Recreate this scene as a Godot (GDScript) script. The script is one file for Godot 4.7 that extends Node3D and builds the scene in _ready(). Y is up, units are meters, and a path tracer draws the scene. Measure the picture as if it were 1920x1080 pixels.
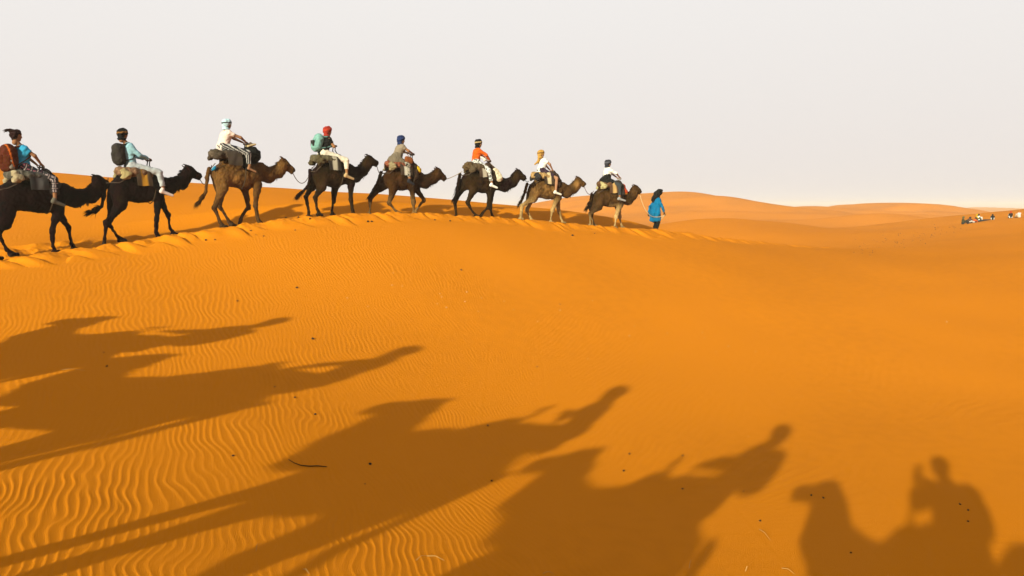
extends Node3D
# A camel caravan on the crest of a dune, seen from the saddle of a camel at the tail of a second string of camels.

const EYE_Y := 3.0          # the lens is 3 m above the level called zero
const FOCAL := 1407.0       # lens of the photograph in pixels of its 1920 wide frame
const PITCH := 6.1

func _ready() -> void:
	# ---- camera, sky, sun, exposure
	var cam := Camera3D.new()
	cam.name = "camera"
	cam.fov = rad_to_deg(2.0 * atan(540.0 / FOCAL))
	cam.position = Vector3(0, EYE_Y, 0)
	cam.rotation_degrees = Vector3(-PITCH, 0, 0)
	cam.near = 0.05
	cam.far = 6000.0
	add_child(cam)
	cam.current = true
	var sky_mat := ProceduralSkyMaterial.new()
	sky_mat.sky_top_color = Color(0.646, 0.646, 0.643)
	sky_mat.sky_horizon_color = Color(0.606, 0.583, 0.570)
	sky_mat.sky_curve = 0.22
	sky_mat.ground_horizon_color = Color(0.55, 0.47, 0.38)
	sky_mat.ground_bottom_color = Color(0.46, 0.34, 0.22)
	sky_mat.sun_angle_max = 30.0
	sky_mat.use_debanding = true
	var env := Environment.new()
	env.background_mode = Environment.BG_SKY
	env.sky = Sky.new()
	env.sky.sky_material = sky_mat
	env.tonemap_mode = Environment.TONE_MAPPER_LINEAR
	env.tonemap_exposure = 2.48
	env.fog_enabled = true
	env.fog_density = 0.0005
	env.fog_light_color = Color(1.0, 0.93, 0.84)
	env.sdfgi_enabled = true
	env.ssao_enabled = true
	env.ssil_enabled = true
	var we := WorldEnvironment.new()
	we.name = "world_environment"
	we.environment = env
	add_child(we)
	var sun := DirectionalLight3D.new()
	sun.name = "sun"
	sun.light_energy = 1.54
	sun.light_color = Color(1.0, 0.995, 0.87)
	sun.light_angular_distance = 0.6
	sun.shadow_enabled = true
	add_child(sun)
	sun.look_at_from_position(Vector3.ZERO, ray(1722, 876), Vector3.UP)

	# ---- the dunes
	setup_noise()
	place_caravan()
	solve_base()
	build_sand()
	# ---- camels, riders, guide
	build_figures()
	# ---- far people, pebbles, twigs
	build_small_things()

func ray(px: float, py: float) -> Vector3:
	var cy := (540.0 - py) / FOCAL
	var p := deg_to_rad(PITCH)
	return Vector3((px - 960.0) / FOCAL, cy * cos(p) - sin(p), -(cos(p) + cy * sin(p)))

# a point of the place: where the line of sight through that pixel of the photograph is f metres ahead
func sight(px: float, py: float, f: float) -> Vector3:
	var r := ray(px, py)
	return Vector3(0, EYE_Y, 0) + r * (f / -r.z)

func setup(o: Node, label := "", category := "", group := "", kind := "") -> void:
	if label: o.set_meta("label", label)
	if category: o.set_meta("category", category)
	if group: o.set_meta("group", group)
	if kind: o.set_meta("kind", kind)

func thing(called: String, label: String, category: String, at: Vector3, turn := 0.0, group := "") -> Node3D:
	var o := Node3D.new()
	o.name = numbered(called)
	o.position = at
	o.rotation.y = turn
	setup(o, label, category, group)
	add_child(o, true)
	return o

var used_names := {}
func numbered(called: String) -> String:
	var n: int = used_names.get(called, -1) + 1
	used_names[called] = n
	return called if n == 0 else "%s_%03d" % [called, n]

func part(called: String, mesh: Mesh, mat: Material, parent: Node, label := "") -> MeshInstance3D:
	var o := MeshInstance3D.new()
	var n := 0
	var nm := called
	while parent.has_node(NodePath(nm)):
		n += 1
		nm = "%s_%03d" % [called, n]
	o.name = nm
	o.mesh = mesh
	o.material_override = mat
	if label: o.set_meta("label", label)
	parent.add_child(o, true)
	return o

var mat_cache := {}
func cloth_mat(c: Color, rough := 0.9, key := "") -> StandardMaterial3D:
	var k := key + str(c) + str(rough)
	if mat_cache.has(k):
		return mat_cache[k]
	var m := StandardMaterial3D.new()
	m.albedo_color = c.linear_to_srgb()
	m.roughness = rough
	m.metallic_specular = 0.25
	mat_cache[k] = m
	return m

var vert_material: StandardMaterial3D
func vert_mat() -> StandardMaterial3D:
	if vert_material == null:
		vert_material = StandardMaterial3D.new()
		vert_material.vertex_color_use_as_albedo = true
		vert_material.roughness = 0.92
		vert_material.metallic_specular = 0.2
	return vert_material

# The eight visible camels. crop = [x, y, magnification] of the view in which the joints were measured, o = ground under the body there,
# f = metres ahead, turn = how far (degrees) the animal walks away from the picture plane. Legs are stifle/elbow, hock/knee, fetlock, foot.
const CAMELS := [
	{"crop": [0.0, 220.0, 3.857], "o": [230, 985], "f": 17.6, "turn": 20.0, "back": 455, "belly": 668,
		"hind": [[60, 740, 12, 810, 5, 975, 12, 1022], [95, 720, 52, 825, 100, 950, 132, 985]],
		"fore": [[400, 640, 350, 800, 345, 925, 360, 965], [425, 655, 490, 775, 503, 885, 520, 930]],
		"neck": [450, 520, 535, 560, 630, 535, 690, 465], "poll": [668, 408], "nose": [772, 448], "tail": [22, 500, -8, 580, 0, 680, 18, 740],
		"coat": "black"},
	{"crop": [180.0, 220.0, 4.319], "o": [300, 990], "f": 19.4, "turn": 20.0, "back": 480, "belly": 672,
		"hind": [[205, 690, 105, 830, 85, 960, 78, 1012], [195, 705, 150, 850, 205, 960, 235, 995]],
		"fore": [[490, 620, 465, 800, 455, 915, 475, 962], [520, 625, 588, 780, 600, 885, 630, 935]],
		"neck": [510, 520, 590, 535, 680, 500, 730, 425], "poll": [728, 380], "nose": [855, 445], "tail": [128, 510, 110, 620, 95, 700, 50, 745, 20, 745],
		"coat": "black"},
	{"crop": [370.0, 210.0, 4.91], "o": [360, 1030], "f": 21.0, "turn": 20.0, "back": 470, "belly": 690,
		"hind": [[230, 690, 165, 875, 205, 1010, 232, 1052], [262, 710, 240, 850, 315, 990, 345, 1022]],
		"fore": [[540, 650, 515, 840, 530, 970, 560, 1004], [455, 680, 487, 855, 432, 930, 412, 985]],
		"neck": [580, 520, 660, 560, 740, 525, 790, 460], "poll": [785, 420], "nose": [905, 510], "tail": [150, 520, 128, 600, 115, 720, 85, 785, 55, 812],
		"coat": "brown"},
	{"crop": [555.0, 220.0, 5.68], "o": [400, 1020], "f": 22.7, "turn": 26.0, "back": 480, "belly": 702,
		"hind": [[255, 700, 200, 840, 210, 980, 235, 1045], [212, 690, 150, 810, 170, 970, 170, 1020]],
		"fore": [[568, 640, 560, 840, 575, 960, 585, 1004], [448, 690, 425, 860, 405, 985, 420, 1025]],
		"neck": [560, 530, 640, 570, 720, 510, 775, 430], "poll": [775, 380], "nose": [895, 435], "tail": [175, 540, 170, 640, 150, 700, 90, 755, 58, 788],
		"coat": "dark"},
	{"crop": [690.0, 235.0, 6.35], "o": [370, 1025], "f": 24.3, "turn": 20.0, "back": 490, "belly": 720,
		"hind": [[290, 700, 240, 890, 300, 990, 350, 1038], [170, 690, 60, 830, 50, 970, 42, 1022]],
		"fore": [[510, 690, 518, 870, 520, 980, 525, 1022], [592, 690, 690, 840, 600, 955, 585, 1015]],
		"neck": [580, 570, 680, 620, 775, 580, 830, 520], "poll": [822, 478], "nose": [952, 580], "tail": [172, 520, 130, 640, 90, 720, 45, 780],
		"coat": "chestnut"},
	{"crop": [845.0, 245.0, 6.355], "o": [330, 1010], "f": 25.9, "turn": 20.0, "back": 455, "belly": 700,
		"hind": [[260, 660, 185, 830, 245, 960, 290, 1012], [140, 650, 75, 830, 85, 960, 88, 998]],
		"fore": [[455, 690, 430, 880, 360, 960, 335, 1012], [490, 700, 490, 880, 515, 990, 530, 1025]],
		"neck": [560, 570, 650, 610, 735, 570, 790, 490], "poll": [795, 442], "nose": [912, 525], "tail": [120, 490, 95, 600, 90, 690, 50, 765],
		"coat": "dark"},
	{"crop": [965.0, 265.0, 6.75], "o": [350, 1000], "f": 27.5, "turn": 20.0, "back": 465, "belly": 688,
		"hind": [[215, 680, 80, 790, 70, 940, 68, 985], [212, 700, 175, 850, 215, 950, 235, 995]],
		"fore": [[530, 670, 455, 850, 440, 980, 440, 1022], [552, 690, 577, 870, 610, 980, 635, 1026]],
		"neck": [590, 550, 660, 595, 740, 555, 790, 485], "poll": [788, 432], "nose": [902, 500], "tail": [160, 500, 132, 600, 110, 680, 70, 735],
		"coat": "tan"},
	{"crop": [1090.0, 290.0, 7.2], "o": [310, 960], "f": 29.0, "turn": 20.0, "back": 450, "belly": 685,
		"hind": [[215, 680, 105, 780, 105, 900, 103, 945], [170, 700, 155, 820, 185, 910, 195, 945]],
		"fore": [[500, 660, 445, 830, 435, 940, 430, 977], [512, 690, 530, 830, 555, 940, 578, 982]],
		"neck": [560, 550, 620, 585, 680, 535, 708, 460], "poll": [705, 420], "nose": [803, 480], "tail": [140, 510, 125, 600, 120, 660, 85, 692],
		"coat": "pale_legs"},
]

# ------------------------------------------------------------------ terrain
var n_low: FastNoiseLite
var n_mid: FastNoiseLite
var n_fine: FastNoiseLite
var n_cell: FastNoiseLite

func noise(seed_: int, freq: float, octaves := 1, type := FastNoiseLite.TYPE_SIMPLEX_SMOOTH) -> FastNoiseLite:
	var n := FastNoiseLite.new()
	n.noise_type = type
	n.seed = seed_
	n.frequency = freq
	if octaves > 1:
		n.fractal_type = FastNoiseLite.FRACTAL_FBM
		n.fractal_octaves = octaves
	else:
		n.fractal_type = FastNoiseLite.FRACTAL_NONE
	return n

func setup_noise() -> void:
	n_low = noise(11, 0.22)
	n_mid = noise(12, 0.9)
	n_fine = noise(13, 3.1)
	n_cell = noise(14, 2.3, 1, FastNoiseLite.TYPE_CELLULAR)
	n_cell.cellular_return_type = FastNoiseLite.RETURN_DISTANCE

# the eight camels of the front string: pixel of the ground under the body, metres ahead
var roots: Array = []
var guide_at: Vector3
func place_caravan() -> void:
	for c in CAMELS:
		var px: float = c.crop[0] + c.o[0] / c.crop[2]
		var py: float = c.crop[1] + c.o[1] / c.crop[2]
		roots.append(sight(px, py, c.f))
	guide_at = sight(1229.5, 431.5, 30.2)

var trail := PackedVector2Array()
var trail_s := PackedFloat32Array()

# where the dune surface lies: [pixel x, pixel y, metres ahead]
const SURFACE_LEFT := [[50, 1040, 6.0], [200, 1075, 5.5], [500, 1050, 6.6], [100, 800, 8.9], [100, 650, 11.8], [100, 560, 14.2], [600, 900, 9.0], [600, 750, 11.6], [600, 650, 13.8], [600, 550, 16.5], [600, 480, 19.6], [300, 700, 10.5], [300, 520, 16.2], [330, 900, 7.9]]
const SURFACE_MID := [[960, 1050, 7.3], [820, 1075, 6.5], [900, 890, 10.2], [1140, 940, 9.9], [1000, 800, 13.0], [1170, 725, 14.5], [1000, 700, 15.2], [1000, 600, 18.0], [1000, 500, 21.3], [1000, 445, 24.4], [1200, 470, 26.6], [1200, 550, 21.8], [1200, 620, 18.8], [1400, 1060, 7.4], [1470, 795, 14.4], [1470, 650, 19.5], [1470, 550, 25.0], [1470, 500, 30.0]]
const SURFACE_RIGHT := [[1470, 461, 37.5], [1350, 446, 34.0], [1560, 468, 42.0], [1650, 463, 51.0], [1720, 447, 60.0], [1800, 416, 82.0], [1900, 398, 89.0], [2100, 380, 90.0], [1900, 1060, 7.0], [1900, 950, 8.8], [1650, 1000, 7.9], [1900, 850, 11.3], [1900, 700, 16.6], [1900, 600, 20.8], [1900, 500, 28.5], [1900, 450, 39.0], [1900, 420, 57.0], [1700, 600, 21.0], [1700, 500, 29.5]]
const SURFACE_BEHIND := [[100, 440, 20.6], [100, 380, 25.0], [0, 330, 36.0], [0, 311, 42.0], [-300, 292, 42.0], [300, 400, 24.0], [300, 360, 32.0], [300, 337.5, 42.0], [560, 355, 41.0], [700, 385, 28.0], [700, 366, 39.0], [860, 391, 30.5], [860, 378.5, 38.0], [970, 387, 36.0], [1400, 440, 66.0], [1400, 428, 70.0], [1430, 413, 80.0], [1490, 411, 84.0], [1250, 425, 72.0], [1560, 434, 74.0], [1560, 424, 86.0], [1150, 400, 34.0]]
# the same outside the picture: [x, metres ahead, height above zero]
const SURFACE_AROUND := [[0.3, -0.4, 0.1], [-1.8, 1.9, 0.33], [-4.2, 3.9, 0.4], [-6.0, 5.9, 0.35], [-7.8, 7.9, 0.5], [-11.5, 12.5, 1.35], [-14, 9, 1.1], [0, -10, 0.4], [-15, -5, 1.2], [12, -10, -0.6], [9, -3, -0.6], [-20, 5, 1.9], [-25, 18, 2.6], [28, 6, -0.9], [45, 25, -0.3], [70, 50, 1.5], [-20, 62, 1.0], [0, 62, -0.8], [-55, 40, 5.0], [-45, 0, 3.0], [15, 45, 0.2], [15, 62, -0.3], [55, 120, -1.0], [20, 110, -0.2], [100, 90, 2.5], [-50, 90, 0.0], [-30, -35, 1.0], [40, -35, -1.0], [90, -20, 0.0], [2.5, 3.0, -0.3], [5, 6.0, -0.95]]

var pts: PackedVector2Array = []
var wts: PackedFloat64Array = []
const GX0 := -82.0
const GF0 := -42.0
const GD := 1.25
const GNX := 175
const GNF := 145
var gh := PackedFloat32Array()
var gs := PackedFloat32Array()
var gd := PackedFloat32Array()

func tps(r2: float) -> float:
	return 0.0 if r2 < 1e-9 else 0.5 * r2 * log(r2)

func solve_base() -> void:
	var hs := PackedFloat64Array()
	for list in [SURFACE_LEFT, SURFACE_MID, SURFACE_RIGHT, SURFACE_BEHIND]:
		for c in list:
			var p := sight(c[0], c[1], c[2])
			pts.append(Vector2(p.x, -p.z)); hs.append(p.y)
	for c in SURFACE_AROUND:
		pts.append(Vector2(c[0], c[1])); hs.append(c[2])
	for r in roots:
		pts.append(Vector2(r.x, -r.z)); hs.append(r.y)
	pts.append(Vector2(guide_at.x, -guide_at.z)); hs.append(guide_at.y)
	# the trail, from behind the left edge over the camels and the guide along the rim of the bowl
	var line := [Vector2(-14.6, 9.5), Vector2(-13.6, 13.0), Vector2(-12.3, 15.8)]
	for r in roots: line.append(Vector2(r.x, -r.z))
	line.append(Vector2(guide_at.x, -guide_at.z))
	for c in [[1350, 446, 34.0], [1470, 461, 37.5], [1560, 468, 42.0], [1650, 463, 52.0], [1720, 447, 60.0], [1800, 416, 82.0]]:
		var p := sight(c[0], c[1], c[2])
		line.append(Vector2(p.x, -p.z))
	for pass_ in 2:
		for i in range(1, line.size() - 1):
			if i < 3 or pass_ == 0:
				line[i] = line[i] * 0.7 + (line[i - 1] + line[i + 1]) * 0.15
	for i in line.size() - 1:
		for k in 6:
			var a: Vector2 = line[maxi(i - 1, 0)]
			var d: Vector2 = line[mini(i + 2, line.size() - 1)]
			var b: Vector2 = line[i]
			var e: Vector2 = line[i + 1]
			trail.append(b.cubic_interpolate(e, a, d, k / 6.0))
	trail.append(line[-1])
	trail_s.append(0.0)
	for i in range(1, trail.size()): trail_s.append(trail_s[i - 1] + trail[i].distance_to(trail[i - 1]))
	# thin plate spline through the points
	var n := pts.size()
	var m := n + 3
	var a := []
	for i in m:
		var row := PackedFloat64Array(); row.resize(m + 1)
		if i < n:
			for j in n: row[j] = tps(pts[i].distance_squared_to(pts[j]))
			row[i] += 1.0 if i >= n - roots.size() - 1 else (60.0 if pts[i].length() < 60.0 else 6.0)
			row[n] = 1.0; row[n + 1] = pts[i].x; row[n + 2] = pts[i].y; row[m] = hs[i]
		else:
			for j in n: row[j] = [1.0, pts[j].x, pts[j].y][i - n]
		a.append(row)
	for c in m:
		var best := c
		for r in range(c + 1, m):
			if absf(a[r][c]) > absf(a[best][c]): best = r
		var t = a[c]; a[c] = a[best]; a[best] = t
		var prow: PackedFloat64Array = a[c]
		for r in range(c + 1, m):
			var row: PackedFloat64Array = a[r]
			var f := row[c] / prow[c]
			if f == 0.0: continue
			for k in range(c, m + 1): row[k] -= f * prow[k]
			a[r] = row
	wts.resize(m)
	for i in range(m - 1, -1, -1):
		var v: float = a[i][m]
		for k in range(i + 1, m): v -= a[i][k] * wts[k]
		wts[i] = v / a[i][i]
	# sampled on a grid, rows in parallel
	var res := []
	res.resize(GNF)
	var id := WorkerThreadPool.add_group_task(func(j: int) -> void: res[j] = base_row(j), GNF)
	WorkerThreadPool.wait_for_group_task_completion(id)
	for j in GNF:
		gh.append_array(res[j][0]); gs.append_array(res[j][1]); gd.append_array(res[j][2])

func base_row(j: int) -> Array:
	var h := PackedFloat32Array(); var s := PackedFloat32Array(); var d := PackedFloat32Array()
	h.resize(GNX); s.resize(GNX); d.resize(GNX)
	var n := pts.size()
	var f := GF0 + j * GD
	for i in GNX:
		var x := GX0 + i * GD
		var v := wts[n] + wts[n + 1] * x + wts[n + 2] * f
		for k in n:
			var dx := x - pts[k].x
			var df := f - pts[k].y
			var r2 := dx * dx + df * df
			if r2 > 1e-9: v += wts[k] * 0.5 * r2 * log(r2)
		h[i] = v
		d[i] = 99.0
		if x > -24.0 and x < 60.0 and f > 4.0 and f < 92.0:
			var best := 1e9
			var p := Vector2(x, f)
			for k in trail.size() - 1:
				var a := trail[k]
				var ab := trail[k + 1] - a
				var t := clampf((p - a).dot(ab) / ab.length_squared(), 0.0, 1.0)
				var dd := (p - a - ab * t).length_squared()
				if dd < best:
					best = dd
					d[i] = sqrt(dd) * (1.0 if ab.cross(p - a) > 0.0 else -1.0)
					s[i] = trail_s[k] + t * ab.length()
	return [h, s, d]

func cub(a: float, b: float, c: float, d: float, t: float) -> float:
	return b + 0.5 * t * (c - a + t * (2.0 * a - 5.0 * b + 4.0 * c - d + t * (3.0 * (b - c) + d - a)))

const FAR_CREST := [[-400, 380], [500, 384], [900, 396], [965, 391], [1000, 381], [1060, 371], [1120, 365.5], [1190, 363.5], [1275, 360], [1335, 369], [1410, 385.8], [1436, 384], [1485, 391], [1522, 386.4], [1556, 390.5], [1590, 388.8], [1620, 381.5], [1680, 381], [1725, 389.4], [1774, 403], [1900, 410], [2400, 392]]
const LAST_CREST := [[-400, 388], [1500, 396], [1700, 396], [1740, 393], [1755, 391], [1792, 392], [1822, 388.4], [1849, 398], [2100, 394], [2500, 385]]
func profile(list: Array, px: float) -> float:
	for i in range(1, list.size() - 2):
		if px < list[i + 1][0] or i == list.size() - 3:
			var t := clampf((px - list[i][0]) / (list[i + 1][0] - list[i][0]), 0.0, 1.0)
			return cub(list[i - 1][1], list[i][1], list[i + 1][1], list[i + 2][1], t)
	return 390.0

func far_height(x: float, f: float) -> float:
	var h := -0.6 + n_mid.get_noise_2d(x * 0.02, f * 0.03) * 0.9
	var fc := 285.0 + n_mid.get_noise_2d(x * 0.006, 3.0) * 30.0
	var u := (f - fc) / (62.0 if f < fc else 60.0)
	if absf(u) < 3.0:
		var top := EYE_Y + (389.6 - profile(FAR_CREST, 960.0 + x / fc * FOCAL)) / FOCAL * fc
		var g := exp(-u * u)
		h += (top - h) * g + g * (1.0 - g) * 6.5 * n_mid.get_noise_2d(x * 0.022 + 7.0, f * 0.03 + u)
	u = (f - 780.0) / 120.0
	if absf(u) < 3.0:
		var top := EYE_Y + (389.6 - profile(LAST_CREST, 960.0 + x / 780.0 * FOCAL)) / FOCAL * 780.0
		h += (top - h) * exp(-u * u)
	var dx := (x - 75.0) / 14.0
	var df := (f - 150.0) / (16.0 if f < 150.0 else 8.0)
	h += 2.5 * exp(-dx * dx - df * df)
	return h

# height of the sand without the ripples
func ground(x: float, f: float) -> float:
	var r := sqrt(x * x + f * f)
	var gx := (x - GX0) / GD
	var gf := (f - GF0) / GD
	if gx < 1.0 or gf < 1.0 or gx >= GNX - 3 or gf >= GNF - 3:
		return far_height(x, f)
	var i := int(gx)
	var j := int(gf)
	var tx := gx - i
	var tf := gf - j
	var k := (j - 1) * GNX + i
	var h0 := cub(gh[k - 1], gh[k], gh[k + 1], gh[k + 2], tx)
	k += GNX
	var h1 := cub(gh[k - 1], gh[k], gh[k + 1], gh[k + 2], tx)
	var k1 := k
	k += GNX
	var h2 := cub(gh[k - 1], gh[k], gh[k + 1], gh[k + 2], tx)
	k += GNX
	var h3 := cub(gh[k - 1], gh[k], gh[k + 1], gh[k + 2], tx)
	var h := cub(h0, h1, h2, h3, tf)
	if r > 60.0:
		var w := smoothstep(0.0, 1.0, (r - 60.0 - maxf(0.0, x) * 0.9) / 26.0)
		if w > 0.0: h = lerpf(h, far_height(x, f), w)
		h += smoothstep(60.0, 80.0, r) * (1.0 - w) * 0.5 * n_mid.get_noise_2d(x * 0.04, f * 0.05)
	h += 0.03 * n_low.get_noise_2d(x, f) * smoothstep(4.0, 9.0, r)
	# the trodden trail: trench, footprints and the lobes of sand that slid from its edge
	var d := gd[k1]
	if absf(d) < 15.0 and absf(gd[k1 + 1]) < 50.0 and absf(gd[k1 + GNX]) < 50.0 and absf(gd[k1 + GNX + 1]) < 50.0:
		d = lerpf(lerpf(gd[k1], gd[k1 + 1], tx), lerpf(gd[k1 + GNX], gd[k1 + GNX + 1], tx), tf)
		if d > 0.4 and d < 14.0:
			var s2 := lerpf(lerpf(gs[k1], gs[k1 + 1], tx), lerpf(gs[k1 + GNX], gs[k1 + GNX + 1], tx), tf)
			h -= 0.55 * smoothstep(0.5, 4.5, d) * (1.0 - smoothstep(7.0, 14.0, d)) * smoothstep(31.0, 37.0, s2) * (1.0 - smoothstep(44.0, 56.0, s2))
		if absf(d) < 2.6:
			var s := lerpf(lerpf(gs[k1], gs[k1 + 1], tx), lerpf(gs[k1 + GNX], gs[k1 + GNX + 1], tx), tf)
			var on := 1.0 - smoothstep(42.0, 58.0, s) * 0.8
			h -= 0.07 * exp(-d * d * 2.2) * on
			h -= 0.32 * smoothstep(9.0, 14.0, s) * smoothstep(-0.12, 1.05, d) * (1.0 - smoothstep(1.5, 2.6, d)) * on
			h += 0.05 * exp(-(d + 0.3) * (d + 0.3) * 26.0) * on
			if absf(d) < 1.1:
				var c := n_cell.get_noise_2d(x, f)
				h += 0.13 * (1.0 - absf(d) / 1.1) * on * clampf(c + 0.55, -0.3, 0.22)
				h += (0.035 * n_fine.get_noise_2d(x, f) + 0.022 * n_fine.get_noise_2d(x * 2.6, f * 2.6)) * on * (1.0 - absf(d) / 1.1)
			if d < -0.22:
				var e := -d - 0.22
				var u := s / 0.78 + n_mid.get_noise_2d(s * 0.8, 5.0) * 0.85 - e * 0.55
				var cellid := floorf(u)
				var v := u - cellid
				var rnd := fposmod(sin(cellid * 12.9898) * 43758.5453, 1.0)
				var len_ := 0.55 + 0.75 * rnd
				var lobe := smoothstep(0.0, 0.55, v) * (1.0 - smoothstep(0.90, 1.0, v))
				var q := e / len_
				if q < 1.6:
					var bulge := smoothstep(0.0, 0.3, q) * (1.0 - smoothstep(0.45, 1.1, q + 0.25 * (v - 0.6) * (v - 0.6)))
					h += on * (0.04 + 0.085 * lobe * (0.6 + 0.6 * rnd)) * bulge
			elif d > 0.3:
				h += 0.05 * on * exp(-(d - 0.75) * (d - 0.75) * 9.0) * (1.0 + 1.3 * n_mid.get_noise_2d(x * 2.0, f * 2.0))
	return h

# wind ripples: two trains of waves that give way to one another, so that crests fork and end
func ripple(x: float, f: float) -> float:
	var r := sqrt(x * x + f * f)
	if r > 36.0: return 0.0
	var q := x + 0.18 * (f - 9.0) + 1.6 * n_low.get_noise_2d(x * 0.5, f * 0.5 + 40.0)
	var amp := smoothstep(4.4, -3.4, q)
	var fade := 1.0 - smoothstep(24.0, 36.0, r)
	var lo := n_low.get_noise_2d(x, f)
	var mi := n_mid.get_noise_2d(x, f)
	var fi := n_fine.get_noise_2d(x * 0.62, f * 0.62)
	var u := 0.918 * x + 0.397 * f + 0.24 * lo + 0.07 * mi + 0.026 * fi
	var mi2 := n_mid.get_noise_2d(x * 0.8 + 30.0, f * 0.8)
	var w := clampf(0.5 + 1.1 * mi2 + 0.9 * n_low.get_noise_2d(x * 1.4 - 50.0, f * 1.4) - 0.12 * (q + 2.0), 0.0, 1.0)
	var p1 := TAU * (u / 0.074 + 0.35 * mi2)
	var p2 := TAU * ((u + 0.12 * f * 0.397 + 0.02 * mi2) / 0.094)
	var re := (1.0 - w) * cos(p1) + w * cos(p2)
	var im := (1.0 - w) * sin(p1) + w * sin(p2)
	var mag := minf(1.0, sqrt(re * re + im * im) * 1.3)
	var ph := atan2(im, re)
	var wave := 0.5 * cos(ph) + 0.17 * cos(2.0 * ph + 0.9) + 0.05 * cos(3.0 * ph + 1.6)
	var h := 0.0056 * amp * (0.75 + 0.5 * n_mid.get_noise_2d(x * 0.5, f * 0.5 + 9.0)) * mag * wave
	if amp < 0.6:
		h += 0.0036 * (1.0 - amp) * (0.4 + 0.9 * n_low.get_noise_2d(x, f + 70.0)) * cos(TAU * (0.72 * x + 0.69 * f + 0.1 * lo + 0.03 * mi) / 0.075) * (1.0 - smoothstep(12.0, 26.0, r))
	# no ripples where the sand was trodden or slid
	var gx := (x - GX0) / GD
	var gf := (f - GF0) / GD
	if gx > 0.0 and gf > 0.0 and gx < GNX - 1 and gf < GNF - 1:
		var k := int(gf) * GNX + int(gx)
		var tx := gx - int(gx)
		var tf := gf - int(gf)
		var d := lerpf(lerpf(gd[k], gd[k + 1], tx), lerpf(gd[k + GNX], gd[k + GNX + 1], tx), tf)
		h *= smoothstep(0.95, 1.25, absf(d + 0.15))
	return h * fade

func height(x: float, f: float) -> float:
	return ground(x, f) + ripple(x, f)

func on_ground(px: float, py: float) -> Vector3:
	var r := ray(px, py)
	var t := 3.0
	var last := 3.0
	while t < 150.0:
		var p := r * t
		if EYE_Y + p.y < ground(p.x, -p.z): break
		last = t
		t *= 1.02
	for i in 14:
		var m := (t + last) * 0.5
		var p := r * m
		if EYE_Y + p.y < ground(p.x, -p.z): t = m
		else: last = m
	var p := r * t
	return Vector3(p.x, height(p.x, -p.z), p.z)

var rs := PackedFloat32Array()
var azs := PackedFloat32Array()
func build_sand() -> void:
	var r := 0.5
	while r < 4.4:
		rs.append(r); r += 0.16
	r = 4.4
	while r < 920.0:
		rs.append(r)
		if r < 17.0: r += clampf(0.00058 * r * r, 0.012, 0.075)
		elif r < 33.0: r += 0.075
		elif r < 60.0: r += 0.075 + (r - 33.0) * 0.008
		elif r < 130.0: r += 0.3 + (r - 60.0) * 0.012
		elif r < 1000.0: r += r * 0.013
		else: r *= 1.06
	var a := -37.5
	while a < 37.5:
		azs.append(deg_to_rad(a)); a += 0.066
	while a < 322.4:
		azs.append(deg_to_rad(a)); a += 4.0
	azs.append(deg_to_rad(322.5))
	var nr := rs.size()
	var na := azs.size()
	var res := []
	res.resize(nr)
	var id := WorkerThreadPool.add_group_task(func(j: int) -> void: res[j] = sand_row(j), nr)
	WorkerThreadPool.wait_for_group_task_completion(id)
	var verts := PackedVector3Array()
	var cols := PackedColorArray()
	for j in nr:
		verts.append_array(res[j][0]); cols.append_array(res[j][1])
	res.clear()
	res.resize(nr)
	id = WorkerThreadPool.add_group_task(func(j: int) -> void: res[j] = sand_finish(j, nr, na, verts), nr)
	WorkerThreadPool.wait_for_group_task_completion(id)
	var norms := PackedVector3Array()
	var idx := PackedInt32Array()
	for j in nr:
		norms.append_array(res[j][0]); idx.append_array(res[j][1])
	# close the small hole under the camel that carries the lens
	var centre := verts.size()
	verts.append(Vector3(0, height(0, 0), 0)); norms.append(Vector3.UP); cols.append(Color(1, 1, 1))
	for i in na:
		idx.append(centre); idx.append(i); idx.append((i + 1) % na)
	var arr := []
	arr.resize(Mesh.ARRAY_MAX)
	arr[Mesh.ARRAY_VERTEX] = verts
	arr[Mesh.ARRAY_NORMAL] = norms
	arr[Mesh.ARRAY_COLOR] = cols
	arr[Mesh.ARRAY_INDEX] = idx
	var mesh := ArrayMesh.new()
	mesh.add_surface_from_arrays(Mesh.PRIMITIVE_TRIANGLES, arr)
	var o := MeshInstance3D.new()
	o.name = "sand_ground"
	o.mesh = mesh
	o.material_override = sand_mat()
	setup(o, "orange dune sand with wind ripples, a trodden crest and far dunes", "ground", "", "structure")
	add_child(o)

func sand_row(j: int) -> Array:
	var na := azs.size()
	var v := PackedVector3Array(); v.resize(na)
	var c := PackedColorArray(); c.resize(na)
	var r := rs[j]
	for i in na:
		var x := r * sin(azs[i])
		var f := r * cos(azs[i])
		v[i] = Vector3(x, height(x, f), -f)
		var t := 1.0 + 0.06 * n_low.get_noise_2d(x * 0.15, f * 0.15 + 20.0) + 0.07 * n_low.get_noise_2d(x * 0.6, f * 0.6 - 90.0) + 0.04 * n_fine.get_noise_2d(x * 0.8, f * 0.8 + 60.0)
		c[i] = Color(t, t, t)
	return [v, c]

func sand_finish(j: int, nr: int, na: int, verts: PackedVector3Array) -> Array:
	var n := PackedVector3Array(); n.resize(na)
	var idx := PackedInt32Array()
	var up := mini(j + 1, nr - 1) * na
	var dn := maxi(j - 1, 0) * na
	for i in na:
		var l := j * na + (i - 1 + na) % na
		var r := j * na + (i + 1) % na
		n[i] = (verts[r] - verts[l]).cross(verts[up + i] - verts[dn + i]).normalized()
	if j < nr - 1:
		idx.resize(na * 6)
		for i in na:
			var a := j * na + i
			var b := j * na + (i + 1) % na
			var k := i * 6
			idx[k] = a; idx[k + 1] = a + na; idx[k + 2] = b
			idx[k + 3] = b; idx[k + 4] = a + na; idx[k + 5] = b + na
	return [n, idx]

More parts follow.
